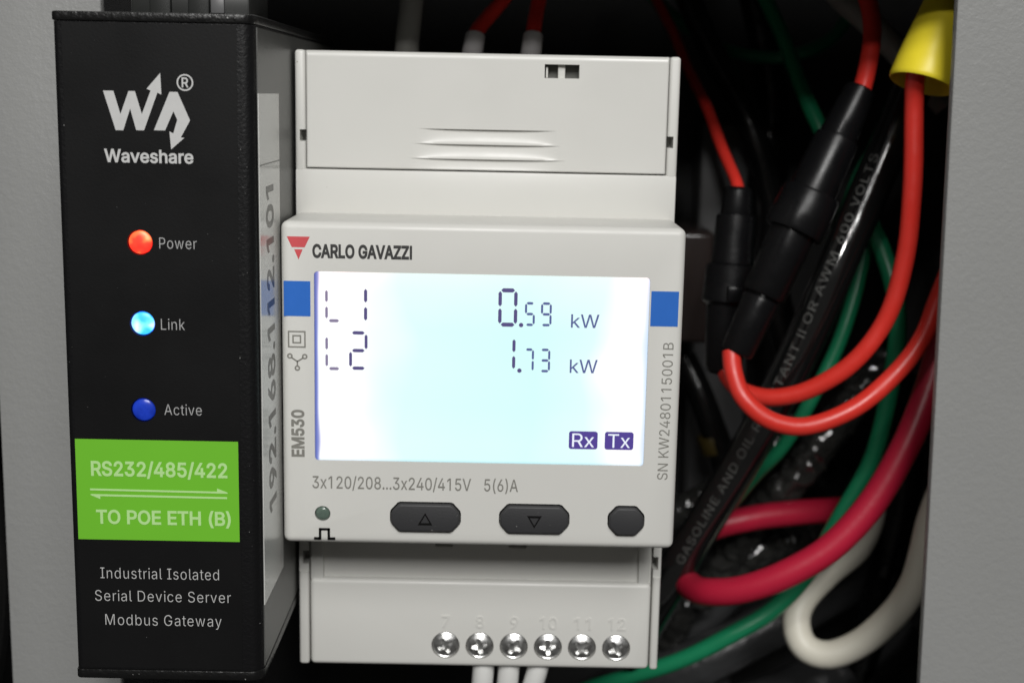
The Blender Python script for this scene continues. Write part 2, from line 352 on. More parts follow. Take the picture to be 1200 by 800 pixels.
CAP = None
GLYPHS = {
 '(': (273, ['89,207 101,324 132,441 177,539 236,539 191,428 161,313 151,207 160,115 188,16 236,-96 177,-96 139,-21 111,55 95,131']),
 ')': (273, ['37,-96 86,18 113,116 122,207 112,313 82,428 37,539 97,539 142,441 173,323 184,207 178,130 161,53 134,-22 97,-96']),
 '.': (188, ['95,-4 78,-1 63,9 53,24 50,41 53,59 63,73 78,83 95,87 113,83 128,73 138,59 141,41 138,24 128,9 113,-1']),
 '/': (249, ['235,533 71,-76 14,-76 178,533']),
 '0': (453, ['227,-7 174,1 130,24 95,62 69,113 53,178 48,254 53,330 69,395 95,447 130,484 174,508 227,516 279,508 323,484 358,447 384,395 400,330 405,254 400,178 384,113 359,62 323,24 279,1', '227,50 261,56 290,74 313,103 330,144 340,194 344,254 340,314 330,365 313,405 290,435 261,453 227,460 192,453 163,435 140,405 123,365 113,314 109,254 113,194 123,144 140,103 163,74 192,56']),
 '1': (453, ['276,509 276,0 212,0 212,448 209,448 86,358 86,427 198,509']),
 '2': (453, ['64,0 64,47 234,229 282,282 311,327 320,371 317,397 308,419 293,436 273,449 224,460 196,457 172,447 153,433 139,413 130,390 127,362 66,362 71,405 86,442 111,473 143,496 182,511 225,516 268,511 306,497 337,474 361,445 376,411 381,372 371,318 336,259 267,180 153,60 153,57 389,57 389,0']),
 '3': (453, ['218,-7 173,-3 133,10 98,30 70,57 52,91 44,132 109,132 115,107 126,87 144,71 165,59 219,50 275,61 297,74 315,93 325,116 329,145 326,172 316,196 299,217 275,234 242,244 201,248 157,248 157,299 288,448 288,452 70,452 70,509 372,509 372,461 211,278 211,289 264,288 308,276 344,253 371,222 387,186 393,145 387,103 370,66 344,36 309,12 266,-2']),
 '4': (453, ['40,105 40,158 247,509 311,509 109,166 109,163 413,163 413,105', '282,0 282,121 282,146 282,318 343,318 343,0']),
 '5': (453, ['221,-7 178,-2 140,11 108,32 83,60 66,93 60,130 122,130 127,108 138,89 173,60 221,50 250,53 276,64 298,82 314,104 324,131 328,162 324,193 314,221 297,244 275,262 248,273 218,277 167,268 128,246 67,253 96,509 366,509 366,452 151,452 134,301 136,301 178,325 229,334 263,330 294,321 321,306 345,285 364,260 379,231 388,199 391,163 385,117 369,76 343,41 309,15 268,-1']),
 '6': (453, ['226,-7 182,-1 142,15 109,40 84,74 69,115 64,162 68,199 80,239 137,340 252,509 322,509 151,261 145,261 165,288 196,307 235,314 278,309 316,295 346,271 370,240 384,201 389,157 384,112 368,73 343,39 310,14 271,-2', '226,48 254,52 279,63 299,79 314,101 324,128 327,157 324,187 314,213 299,235 279,251 254,262 226,265 198,262 174,252 153,235 138,214 128,188 125,158 128,128 138,102 153,79 174,63 198,52']),
 '7': (453, ['97,0 323,448 323,452 62,452 62,509 391,509 391,449 165,0']),
 '8': (453, ['226,-7 178,-2 136,11 101,33 74,62 57,96 52,135 55,166 65,195 81,220 101,241 125,256 153,265 153,267 119,282 93,308 76,342 70,380 75,417 90,450 114,477 146,498 184,511 226,516 269,511 306,498 337,477 361,450 377,417 382,380 376,342 359,308 333,282 300,267 300,265 327,256 351,241 372,220 387,195 397,166 401,135 395,96 378,62 352,33 317,11 275,-2', '226,49 258,52 285,60 307,74 323,91 333,113 337,139 333,165 322,189 305,208 283,223 256,232 226,235 196,232 169,223 147,208 130,189 119,165 115,139 119,113 129,91 145,74 167,60 195,52', '226,290 274,300 293,313 307,330 316,351 319,376 316,399 308,420 294,437 275,449 226,460 177,449 159,437 145,420 136,399 133,376 136,351 145,330 159,313 178,300']),
 '9': (453, ['226,516 271,510 310,494 343,468 368,434 384,393 389,347 385,309 373,270 315,168 200,0 130,0 301,248 307,248 287,221 257,202 218,195 175,199 137,214 106,237 83,269 68,307 64,352 69,397 85,436 110,469 143,494 182,510', '226,460 199,457 174,446 154,429 138,407 129,381 125,352 129,322 138,295 154,274 174,257 199,247 226,243 254,247 279,257 299,273 314,295 324,321 327,350 324,381 314,407 299,429 279,446 254,457']),
 'A': (480, ['16,0 201,509 276,509 463,0 395,0 287,302 264,372 232,478 245,478 213,371 191,302 85,0', '110,142 110,199 370,199 370,142']),
 'B': (456, ['60,0 60,509 241,509 289,504 329,491 359,469 381,442 394,410 398,374 395,344 387,320 356,286 315,267 315,262 339,257 363,245 385,227 402,203 414,173 418,136 413,100 400,67 377,39 344,18 301,4 247,0', '125,57 245,57 296,63 330,80 349,105 355,137 352,161 342,184 327,203 306,218 279,228 248,231 125,231', '125,285 238,285 288,296 308,309 323,326 333,348 336,372 330,403 313,429 283,446 240,452 125,452']),
 'C': (510, ['267,-7 205,1 150,25 104,63 70,115 48,179 40,254 48,329 70,393 104,445 150,484 205,508 267,516 340,504 373,490 402,471 427,447 448,418 463,385 473,348 408,348 389,395 357,428 315,449 267,456 223,450 184,432 150,403 125,364 109,314 103,254 109,194 125,145 151,105 184,76 223,59 267,53 315,60 357,81 389,114 408,160 473,160 463,124 448,91 428,62 402,38 373,19 341,5 305,-4']),
 'D': (502, ['219,0 96,0 96,57 215,57 272,63 318,81 354,110 379,149 394,198 399,255 394,312 379,361 354,399 320,428 275,446 221,452 93,452 93,509 225,509 294,501 353,478 399,441 433,391 455,329 462,255 455,181 433,119 398,68 351,31 291,8', '125,509 125,0 60,0 60,509']),
 'E': (419, ['60,0 60,509 372,509 372,452 125,452 125,286 355,286 355,229 125,229 125,57 375,57 375,0']),
 'G': (520, ['269,-7 205,1 149,25 104,64 69,116 47,179 40,254 47,329 69,393 103,445 149,484 203,508 265,516 304,513 340,504 374,489 403,469 429,445 449,416 465,384 474,349 408,349 387,393 356,427 315,448 265,456 222,450 183,432 150,404 125,364 109,314 103,254 109,194 125,145 151,105 184,76 224,59 269,53 309,57 345,71 374,93 396,123 410,160 415,202 434,199 283,199 283,256 478,256 478,200 471,141 451,91 419,50 377,19 326,0']),
 'H': (517, ['60,0 60,509 125,509 125,289 392,289 392,509 457,509 457,0 392,0 392,232 125,232 125,0']),
 'I': (300, ['31,0 31,57 118,57 118,452 31,452 31,509 269,509 269,452 183,452 183,57 269,57 269,0']),
 'K': (467, ['104,145 104,216 139,261 174,303 212,344 364,509 448,509 231,276 228,276', '60,0 60,509 125,509 125,334 124,225 125,193 125,0', '372,0 188,259 228,309 449,0']),
 'L': (393, ['60,0 60,509 125,509 125,57 361,57 361,0']),
 'M': (628, ['60,0 60,509 152,509 277,187 287,159 299,123 311,84 322,49 307,49 318,83 330,121 342,158 352,187 476,509 568,509 568,0 504,0 504,291 504,327 505,369 506,413 507,457 513,457 498,409 482,363 467,322 456,291 342,0 286,0 170,291 159,321 145,361 129,408 112,457 119,457 120,416 121,372 122,328 122,291 122,0']),
 'N': (523, ['60,0 60,509 136,509 343,183 363,151 388,107 414,55 405,54 401,108 399,157 399,195 399,509 463,509 463,0 387,0 202,290 177,331 148,381 108,452 119,454 122,384 124,328 125,291 125,0']),
 'O': (533, ['267,-7 205,1 150,25 105,63 70,115 48,179 40,254 48,329 70,393 105,445 150,484 205,508 267,516 329,508 384,484 429,445 464,393 486,329 493,254 486,179 464,115 429,63 384,25 329,1', '267,53 310,59 349,76 383,105 408,144 425,194 430,254 425,314 408,365 383,404 349,433 310,450 267,456 223,450 184,433 151,404 125,364 109,314 103,254 109,194 125,144 151,105 184,76 223,59']),
 'P': (445, ['60,0 60,509 235,509 289,503 332,487 366,462 390,430 404,391 409,348 404,304 390,265 366,233 332,207 289,191 235,186 109,186 109,242 233,242 269,246 297,256 318,272 333,294 342,319 344,348 342,376 333,402 318,423 297,439 268,449 232,452 125,452 125,0']),
 'R': (449, ['60,0 60,509 236,509 290,504 333,489 367,465 390,433 405,395 409,352 405,309 390,271 367,240 333,217 289,203 236,198 96,198 96,255 234,255 269,258 298,267 319,281 334,300 342,324 345,352 342,380 334,405 319,425 298,440 269,449 233,452 125,452 125,0', '353,0 230,229 303,229 428,0']),
 'S': (447, ['224,-9 172,-4 128,9 91,31 64,60 46,96 38,137 104,137 110,110 123,88 142,71 166,59 224,49 257,52 286,60 311,74 329,92 341,114 346,139 342,161 332,179 296,205 245,222 184,239 128,260 86,289 60,326 52,372 58,413 75,448 102,476 138,498 180,511 227,516 275,511 316,498 351,476 377,449 394,415 401,378 337,378 326,412 302,437 267,453 225,459 194,456 167,448 145,435 129,418 118,398 115,376 119,352 131,334 169,308 212,293 264,279 312,264 359,238 395,198 405,171 408,139 403,99 386,64 360,34 323,11 278,-4']),
 'T': (449, ['32,452 32,509 417,509 417,452 257,452 257,0 193,0 193,452']),
 'V': (480, ['204,0 16,509 84,509 192,206 215,137 248,31 235,31 267,138 290,206 395,509 463,509 278,0']),
 'W': (686, ['155,0 16,509 82,509 163,196 175,145 187,94 197,40 189,40 200,94 211,145 224,196 306,509 380,509 462,196 474,145 486,94 497,40 488,40 499,94 510,145 523,196 603,509 670,509 530,0 455,0 368,323 351,391 336,475 350,475 335,395 318,323 230,0']),
 'Z': (438, ['42,0 42,46 273,385 306,431 341,476 348,454 285,452 223,452 40,452 40,509 397,509 397,462 169,129 134,81 97,33 90,54 152,57 214,57 399,57 399,0']),
 'a': (389, ['160,-9 126,-5 94,5 68,22 48,45 35,73 30,108 34,138 43,161 58,179 78,193 125,211 178,220 234,227 265,235 273,243 276,255 276,257 267,297 240,322 196,331 149,322 118,301 100,274 41,291 57,322 79,346 104,364 133,375 194,384 239,379 286,360 306,343 322,320 333,290 337,251 337,0 277,0 277,52 272,52 252,25 215,1', '170,45 202,49 228,59 248,74 263,93 272,115 276,138 276,190 259,182 231,176 200,171 175,168 134,159 103,139 95,124 92,105 102,72 130,52']),
 'b': (424, ['229,-8 198,-5 172,4 138,31 118,59 112,59 112,0 53,0 53,509 114,509 114,319 118,319 137,346 171,373 197,381 229,384 274,378 313,361 345,332 370,293 385,245 390,189 385,133 370,84 346,45 313,16 274,-2', '220,47 253,51 279,66 301,88 316,117 325,151 328,189 325,227 316,261 301,290 280,311 253,325 220,330 188,325 161,312 140,291 125,263 116,229 113,189 116,150 125,115 140,86 162,65 188,51']),
 'c': (396, ['207,-8 159,-2 117,16 82,46 56,85 40,133 34,187 40,243 56,291 82,330 117,360 159,378 207,384 260,377 305,356 340,322 362,277 303,262 290,289 270,311 242,325 207,330 173,325 145,310 124,287 108,258 99,224 96,187 99,151 108,117 124,89 145,66 173,51 207,46 243,52 271,66 292,89 304,117 363,102 341,56 306,21 261,-1']),
 'd': (424, ['195,-8 151,-2 111,16 79,45 55,84 39,133 34,189 39,245 55,293 79,332 112,361 151,378 196,384 228,381 253,373 287,346 306,319 311,319 311,509 372,509 372,0 313,0 313,59 307,59 287,31 252,4 227,-5', '205,47 236,51 263,65 284,86 299,115 309,150 312,189 309,229 300,263 284,291 263,312 237,325 205,330 172,325 145,311 124,290 108,261 99,227 96,189 99,151 109,117 124,88 145,66 172,51']),
 'e': (404, ['212,-8 161,-2 117,16 82,46 56,85 40,132 34,187 39,242 55,290 81,329 115,359 157,378 205,384 266,374 294,361 319,341 341,315 357,282 368,242 371,194 371,169 75,169 75,221 338,221 310,202 307,237 298,269 283,294 263,314 237,326 205,330 173,326 146,313 125,294 109,270 99,241 96,211 96,178 100,139 110,106 128,80 151,61 179,50 212,46 254,53 285,73 306,105 365,91 353,63 335,39 311,19 283,4 249,-5']),
 'h': (410, ['114,227 114,0 53,0 53,509 114,509 114,287 102,287 124,332 152,362 187,379 227,384 264,380 295,369 321,349 341,321 353,285 357,240 357,0 296,0 296,235 290,275 273,304 246,323 210,329 184,326 161,317 141,303 126,283 117,257']),
 'i': (167, ['53,0 53,379 114,379 114,0', '84,443 67,446 54,455 44,468 41,483 44,499 54,512 67,521 84,524 100,521 114,512 123,499 126,483 123,468 114,455 100,446']),
 'k': (381, ['110,137 110,212 121,212 284,379 360,379 184,199 177,199', '53,0 53,509 114,509 114,0', '294,0 148,186 191,229 372,0']),
 'l': (189, ['139,-2 101,3 74,20 58,47 53,84 53,509 114,509 114,99 120,62 130,54 146,52 160,53 170,54 181,3 162,-1']),
 'n': (410, ['114,227 114,0 53,0 53,379 112,379 112,287 102,287 124,332 152,362 187,379 227,384 264,380 295,369 321,349 341,321 353,285 357,240 357,0 296,0 296,235 290,275 273,304 246,323 210,329 184,326 161,317 141,303 126,283 117,257']),
 'o': (415, ['207,-8 159,-2 117,16 82,46 56,85 40,133 34,187 40,243 56,291 82,330 117,360 159,378 207,384 256,378 299,360 333,330 359,291 376,243 381,187 376,133 359,85 333,46 299,16 256,-2', '207,46 242,51 270,66 292,89 307,117 316,151 319,187 316,224 307,258 292,287 270,310 242,325 207,330 173,325 145,310 124,287 108,258 99,224 96,187 99,151 108,117 124,89 145,66 173,51']),
 'r': (259, ['53,0 53,379 112,379 112,321 115,321 130,347 152,367 181,380 213,385 229,384 243,384 243,322 230,324 207,326 182,323 159,315 140,301 126,284 117,262 114,237 114,0']),
 's': (365, ['182,-8 145,-5 112,3 84,18 62,38 45,63 36,94 94,107 105,79 124,60 150,49 181,45 217,50 244,62 262,81 268,103 265,121 254,136 237,147 212,155 149,170 104,186 72,208 53,237 47,274 51,305 65,332 87,354 115,370 149,381 187,384 223,381 254,372 279,358 299,339 324,290 268,277 258,298 243,316 219,328 187,333 156,329 131,317 114,299 109,277 112,258 124,243 172,223 229,209 275,194 306,171 325,142 331,107 326,75 312,47 290,24 260,6 223,-5']),
 't': (227, ['204,379 204,327 6,327 6,379', '65,471 126,471 126,98 128,76 136,61 150,53 170,50 185,51 202,54 213,2 192,-3 168,-4 125,2 92,21 72,52 65,93']),
 'u': (410, ['182,-5 146,-1 115,11 89,31 69,59 57,95 53,139 53,379 114,379 114,144 119,105 137,75 164,56 200,50 226,53 249,62 268,77 283,97 293,122 296,153 296,379 357,379 357,0 298,0 298,92 307,92 286,47 257,17 222,0']),
 'v': (389, ['163,0 17,379 84,379 165,155 187,87 206,21 184,21 203,87 224,155 305,379 371,379 226,0']),
 'w': (567, ['138,0 23,379 87,379 133,214 154,137 175,41 165,41 186,135 206,214 252,379 316,379 362,214 382,136 402,41 391,41 413,135 434,214 480,379 545,379 429,0 368,0 319,172 305,225 291,280 277,338 291,338 277,280 263,225 248,172 199,0']),
 'x': (379, ['21,0 171,218 171,171 29,379 100,379 147,306 179,253 207,206 175,206 202,253 233,306 282,379 352,379 209,169 209,214 358,0 287,0 231,85 200,136 173,182 205,182 178,136 148,85 91,0']),
 'y': (389, ['47,-139 61,-86 71,-87 104,-89 130,-74 151,-36 163,-1 17,379 84,379 165,155 187,87 206,21 184,21 202,87 224,155 305,379 371,379 204,-58 177,-107 139,-136 91,-145 65,-143']),
}

GLYPHS['\u0131'] = GLYPHS['I']
GLYPHS['I'] = (195, ['66,0 66,509 129,509 129,0'])
def glyph_tris(outlines, bold):
    """triangulate one letter; bold moves its outline outwards"""
    loops = []
    for line in outlines:
        pts = [Vector([float(t) / 1000 for t in p.split(',')]) for p in line.split()]
        pts = [p for i, p in enumerate(pts) if (p - pts[i - 1]).length > 0.002]
        loops.append(pts)
    area = lambda L_: sum(L_[i - 1].x * L_[i].y - L_[i].x * L_[i - 1].y for i in range(len(L_)))
    sgn = 1 if area(max(loops, key=lambda L_: abs(area(L_)))) > 0 else -1
    if bold:
        new = []
        for L_ in loops:
            n = len(L_); out = []
            for i in range(n):
                e0, e1 = (L_[i] - L_[i - 1]).normalized(), (L_[(i + 1) % n] - L_[i]).normalized()
                n0, n1 = Vector((e0.y, -e0.x)), Vector((e1.y, -e1.x))
                q = (n0 + n1)
                q = q.normalized() / max(0.5, math.sqrt(max(0.0, (1 + n0.dot(n1)) / 2))) if q.length > 1e-6 else n0
                out.append(L_[i] + q * bold * sgn)
            new.append(out)
        loops = new
    verts, edges = [], []
    for L_ in loops:
        k = len(verts); verts += L_; edges += [(k + i, k + (i + 1) % len(L_)) for i in range(len(L_))]
    vo, _, fo, *_ = delaunay_2d_cdt(verts, edges, [], 0, 1e-6)
    def winding(p):
        w_ = 0
        for L_ in loops:
            for i in range(len(L_)):
                a_, b_ = L_[i - 1], L_[i]
                if (a_.y <= p.y) != (b_.y <= p.y):
                    if a_.x + (p.y - a_.y) / (b_.y - a_.y) * (b_.x - a_.x) > p.x: w_ += 1 if b_.y > a_.y else -1
        return w_
    keep = [f for f in fo if winding(sum((vo[i] for i in f), Vector((0, 0))) / len(f)) != 0]
    return vo, keep
def text_mesh(s, bold=0.0, spacing=1.0):
    """flat mesh of a line of lettering from the outlines above (1 unit = the type size)"""
    V_, F_, x = [], [], 0.0
    for ch in s:
        if ch == ' ':
            x += 0.20 * spacing; continue
        vo, keep = glyph_tris(GLYPHS[ch][1], bold * 0.7)
        used = sorted({i for f in keep for i in f}); mp = {i: len(V_) + k for k, i in enumerate(used)}
        V_ += [(x + vo[i].x, vo[i].y, 0) for i in used]
        F_ += [tuple(mp[i] for i in f) for f in keep]
        x += GLYPHS[ch][0] / 1000 * spacing
    me = bpy.data.meshes.new('lettering')
    me.from_pydata(V_, [], F_)
    return me
def cap_height():
    global CAP
    if CAP is None:
        me = text_mesh('H'); CAP = max(v.co.y for v in me.vertices); bpy.data.meshes.remove(me)
    return CAP
def text(name, s, origin, u, v, width, cap, material, parent, bold=0.0, spacing=1.0):
    """lettering with its baseline start at origin; width and capital height in mm"""
    me = text_mesh(s, bold, spacing)
    xs = [q.co.x for q in me.vertices]
    x0, w = min(xs), max(xs) - min(xs)
    sx, sy = width / w, cap / cap_height()
    O, U, V = Vector(origin), Vector(u).normalized(), Vector(v).normalized()
    for q in me.vertices: q.co = O + U * ((q.co.x - x0) * sx) + V * (q.co.y * sy)
    return link(name, me, material, parent, smooth=False)
def ftext(name, s, x0, x1, z0, z1, y, material, parent, bold=0.0, spacing=1.0):
    return text(name, s, (x0, y, z0), (1, 0, 0), (0, 0, 1), x1 - x0, z1 - z0, material, parent, bold, spacing)

def spline(pts, step=1.0):
    """centripetal-like Catmull-Rom through the points"""
    P_ = [Vector(p) for p in pts]
    P_ = [P_[0] * 2 - P_[1]] + P_ + [P_[-1] * 2 - P_[-2]]
    out = []
    for i in range(1, len(P_) - 2):
        a, b, c, d = P_[i - 1:i + 3]
        n = max(2, int((c - b).length / step))
        for k in range(n):
            t = k / n
            out.append(0.5 * ((2 * b) + (c - a) * t + (2 * a - 5 * b + 4 * c - d) * t * t + (3 * b - a - 3 * c + d) * t ** 3))
    out.append(P_[-2])
    return out
def uneven(path, amount):
    ph = [random.uniform(0, 6.28) for _ in range(6)]
    return [p + amount * Vector((math.sin(i * .11 + ph[0]) + .6 * math.sin(i * .27 + ph[1]), math.sin(i * .13 + ph[2]), math.sin(i * .09 + ph[3]) + .6 * math.sin(i * .23 + ph[4]))) for i, p in enumerate(path)]
def frames(path, ref=Vector((0, -1, 0))):
    T = []
    for i in range(len(path)):
        T.append((path[min(i + 1, len(path) - 1)] - path[max(i - 1, 0)]).normalized())
    N = []
    n = (ref - T[0] * ref.dot(T[0])).normalized()
    for t in T:
        n = (n - t * n.dot(t)).normalized()
        N.append(n)
    return T, N, [t.cross(n) for t, n in zip(T, N)]
def tube_bm(path, r, n=18, wob=0.0):
    T, N, B = frames(path)
    bm = bmesh.new()
    rings = []
    ph = random.uniform(0, 6)
    for i, p in enumerate(path):
        rr = r(i / (len(path) - 1)) if callable(r) else r
        rr *= 1 + wob * math.sin(i * 0.35 + ph) * 0.6 + wob * math.sin(i * 0.13 + 2 * ph)
        rings.append([bm.verts.new(p + rr * (math.cos(2 * math.pi * k / n) * N[i] + math.sin(2 * math.pi * k / n) * B[i])) for k in range(n)])
    for a, b in zip(rings, rings[1:]):
        for k in range(n): bm.faces.new((a[k], a[(k + 1) % n], b[(k + 1) % n], b[k]))
    bm.faces.new(rings[0][::-1]); bm.faces.new(rings[-1])
    return bm
def tube(name, pts, r, material, parent=None, step=1.0, n=18, wob=0.012):
    return link(name, to_mesh(tube_bm(uneven(spline(pts, step), 0.0 if name == 'printed_cable' else 0.13), r, n, wob), name), material, parent)
def lathe_bm(a, b, profile, n=32, closed=False):
    """profile = (distance from a along a->b, radius)"""
    A, Bv = Vector(a), Vector(b)
    t = (Bv - A).normalized()
    ref = Vector((0, -1, 0)) if abs(t.y) < 0.9 else Vector((1, 0, 0))
    u = (ref - t * ref.dot(t)).normalized(); w = t.cross(u)
    bm = bmesh.new(); rings = []
    for d, r in profile:
        rings.append([bm.verts.new(A + t * d + r * (math.cos(2 * math.pi * k / n) * u + math.sin(2 * math.pi * k / n) * w)) for k in range(n)])
    for p, q in zip(rings, rings[1:]):
        for k in range(n): bm.faces.new((p[k], p[(k + 1) % n], q[(k + 1) % n], q[k]))
    if closed:
        for k in range(n): bm.faces.new((rings[-1][k], rings[-1][(k + 1) % n], rings[0][(k + 1) % n], rings[0][k]))
    else:
        bm.faces.new(rings[0][::-1]); bm.faces.new(rings[-1])
    return bm
def lathe(name, a, b, profile, material, parent=None, n=32, closed=False):
    return link(name, to_mesh(lathe_bm(a, b, profile, n, closed), name), material, parent)

# ------------------------------------------------------------------ the cabinet
def structure(o):
    o['kind'] = 'structure'; return o
def plate(name, outer, hole, y0, y1, material):
    """flat sheet with a four-sided opening; both given as (lower left, lower right, upper right, upper left)"""
    bm = bmesh.new()
    def q(pts, y): return [bm.verts.new((x, y, z)) for x, z in pts]
    of, hf, ob, hb = q(outer, y0), q(hole, y0), q(outer, y1), q(hole, y1)
    for i in range(4):
        j = (i + 1) % 4
        bm.faces.new((of[i], of[j], hf[j], hf[i])); bm.faces.new((ob[j], ob[i], hb[i], hb[j]))
        bm.faces.new((of[j], of[i], ob[i], ob[j])); bm.faces.new((hf[i], hf[j], hb[j], hb[i]))
    bmesh.ops.recalc_face_normals(bm, faces=bm.faces)
    ed = [e for e in bm.edges if all(abs(v.co.y - y0) < 1e-6 for v in e.verts) and len(e.link_faces) == 2 and abs(e.link_faces[0].normal.dot(e.link_faces[1].normal)) < 0.5]
    bmesh.ops.bevel(bm, geom=ed, offset=0.35, segments=2, profile=0.5, affect='EDGES')
    return link(name, to_mesh(bm, name), material)
PY = 20.0
structure(plate('cabinet_panel', [(-72.9, -130), (190, -130), (190, 150), (-72.9, 150)],
                [(-56.0, -90), (69.9, -90), (66.95, 56.0), (-55.6, 56.0)], PY, PY + 1.5, 'panel_paint'))
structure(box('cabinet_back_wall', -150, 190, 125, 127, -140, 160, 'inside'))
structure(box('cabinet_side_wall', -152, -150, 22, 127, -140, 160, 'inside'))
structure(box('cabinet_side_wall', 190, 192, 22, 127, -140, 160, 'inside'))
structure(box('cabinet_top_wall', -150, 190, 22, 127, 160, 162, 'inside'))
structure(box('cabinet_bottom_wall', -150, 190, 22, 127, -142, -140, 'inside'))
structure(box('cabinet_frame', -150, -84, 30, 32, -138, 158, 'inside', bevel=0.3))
# hat-shaped mounting rail behind both devices
bm = bmesh.new()
prof = [(67.5, 17.5), (67.5, 13.5), (74, 13.5), (74, -13.5), (67.5, -13.5), (67.5, -17.5), (68.5, -17.5), (68.5, -14.5), (75, -14.5), (75, 14.5), (68.5, 14.5), (68.5, 17.5)]
a = [bm.verts.new((-110, y, z)) for y, z in prof]; b = [bm.verts.new((32, y, z)) for y, z in prof]
bm.faces.new(a); bm.faces.new(b[::-1])
for i in range(len(prof)):
    j = (i + 1) % len(prof); bm.faces.new((a[i], b[i], b[j], a[j]))
structure(link('mounting_rail', to_mesh(bm, 'mounting_rail'), 'chrome', smooth=False))

# ------------------------------------------------------------------ energy meter
meter = empty('energy_meter', (0, 67, -45.7), 'cream three-module energy meter with a lit display, beside the black gateway', 'energy meter')
ZT, ZB, D = 44.9, -45.75, 13.3
# back of the housing
box('housing_core', -26.9, 26.9, 17.0, 67.0, ZB + 0.5, ZT - 0.6, 'case', meter, 0.4)
main = box('main_housing', -27, 27, 0, 17.5, -22.25, 22.25, 'case', meter)
bmx = box_bm(-27, 27, 0, 17.5, -22.25, 22.25)
ed = [e for e in bmx.edges if not all(abs(v.co.y - 17.5) < 1e-5 for v in e.verts)]
bmesh.ops.bevel(bmx, geom=ed, offset=1.0, segments=5, profile=0.5, affect='EDGES')
old = main.data; main.data = to_mesh(bmx, 'main_housing'); main.data.materials.append(M['case']); bpy.data.meshes.remove(old)
def octo(x0, x1, z0, z1, c):
    pts = []
    for cx, cz, sx, sz, flip in ((x0, z1, 1, -1, 0), (x0, z0, 1, 1, 1), (x1, z0, -1, 1, 0), (x1, z1, -1, -1, 1)):
        q = [(cx + sx * c * 1.1, cz), (cx + sx * c * .82, cz + sz * c * .1), (cx + sx * c * .1, cz + sz * c * .9), (cx, cz + sz * c * 1.2)]
        pts += q[::-1] if flip else q
    return pts
BTN = [(-12.15, -2.6), (2.87, 12.38), (17.85, 22.72)]
cuts = [prism_bm(octo(a - .12, b + .12, -20.3, -16.02, 1.3), -1, 2.5) for a, b in BTN]
cuts.append(cyl_bm(-21.55, -17.95, 1.08, -1, 1.5))
cuts.append(prism_bm(rounded(-22.55, 22.42, -10.38, 15.6, 0.5), -1, 0.45))
cut(main, cuts)
# display
lcd = sheet('display', [rounded(-22.5, 22.37, -10.33, 15.55, 0.45)], 0.30, 'lcd', meter, t=0.2)
YS = 0.07
SEG = {'a': ((0, 1), (1, 1)), 'b': ((1, .5), (1, 1)), 'c': ((1, 0), (1, .5)), 'd': ((0, 0), (1, 0)), 'e': ((0, 0), (0, .5)), 'f': ((0, .5), (0, 1)), 'g': ((0, .5), (1, .5))}
DIG = {'0': 'abcdef', '1': 'bc', '2': 'abged', '3': 'abgcd', '5': 'afgcd', '7': 'abc', '9': 'abcdfg', 'L': 'def'}
def digit(ch, x0, x1, z0, z1, w, material, gap=0.16, slant=0.0):
    polys = []
    for k in DIG[ch]:
        (ax, az), (bx, bz) = SEG[k]
        p0 = Vector((x0 + w / 2 + ax * (x1 - x0 - w), z0 + w / 2 + az * (z1 - z0 - w)))
        p1 = Vector((x0 + w / 2 + bx * (x1 - x0 - w), z0 + w / 2 + bz * (z1 - z0 - w)))
        d = (p1 - p0).normalized(); q = Vector((-d.y, d.x)) * w / 2 * (0.84 if abs(d.y) > .5 else 1)
        p0 += d * gap; p1 -= d * gap
        h = w / 2
        poly = [p0, p0 + d * h + q, p1 - d * h + q, p1, p1 - d * h - q, p0 + d * h - q]
        polys.append([(v.x + slant * (v.y - z0), v.y) for v in poly])
    return sheet('display_digit', polys, YS, material, lcd, t=0.02)
digit('L', -21.1, -18.7, 8.75, 13.6, 0.42, 'seg_faint', 0.3)
digit('1', -18.0, -15.4, 8.5, 13.9, 0.50, 'seg', 0.3)
digit('L', -21.1, -18.7, 2.2, 7.2, 0.42, 'seg_faint', 0.3)
digit('2', -17.9, -15.35, 2.3, 7.6, 0.46, 'seg', 0.2)
digit('0', 2.1, 4.75, 8.6, 13.8, 0.55, 'seg', 0.12)
sheet('display_point', [circle(5.25, 8.86, 0.30, 14)], YS, 'seg', lcd, t=0.02)
digit('5', 5.7, 7.1, 8.75, 12.0, 0.34, 'seg_soft', 0.06)
digit('9', 7.85, 9.35, 8.75, 12.0, 0.34, 'seg_soft', 0.06)
digit('1', 1.9, 4.6, 2.35, 7.4, 0.50, 'seg', 0.25)
sheet('display_point', [circle(5.15, 2.62, 0.30, 14)], YS, 'seg', lcd, t=0.02)
digit('7', 5.75, 7.1, 2.45, 5.7, 0.34, 'seg_soft', 0.06)
digit('3', 7.85, 9.3, 2.45, 5.7, 0.34, 'seg_soft', 0.06)
ftext('display_unit', 'kW', 11.95, 15.75, 8.65, 10.45, YS - .02, 'seg_soft', lcd, bold=0.004)
ftext('display_unit', 'kW', 11.95, 15.70, 2.45, 4.28, YS - .02, 'seg_soft', lcd, bold=0.004)
for x0, s in ((12.1, 'Rx'), (17.0, 'Tx')):
    ic = sheet('display_icon', [rounded(x0, x0 + 3.92, -8.15, -5.65, 0.35)], YS, 'seg_violet', lcd, t=0.015)
    ftext('display_icon_letters', s, x0 + 0.45, x0 + 3.45, -7.85, -5.95, YS - .04, 'icon_text', lcd)
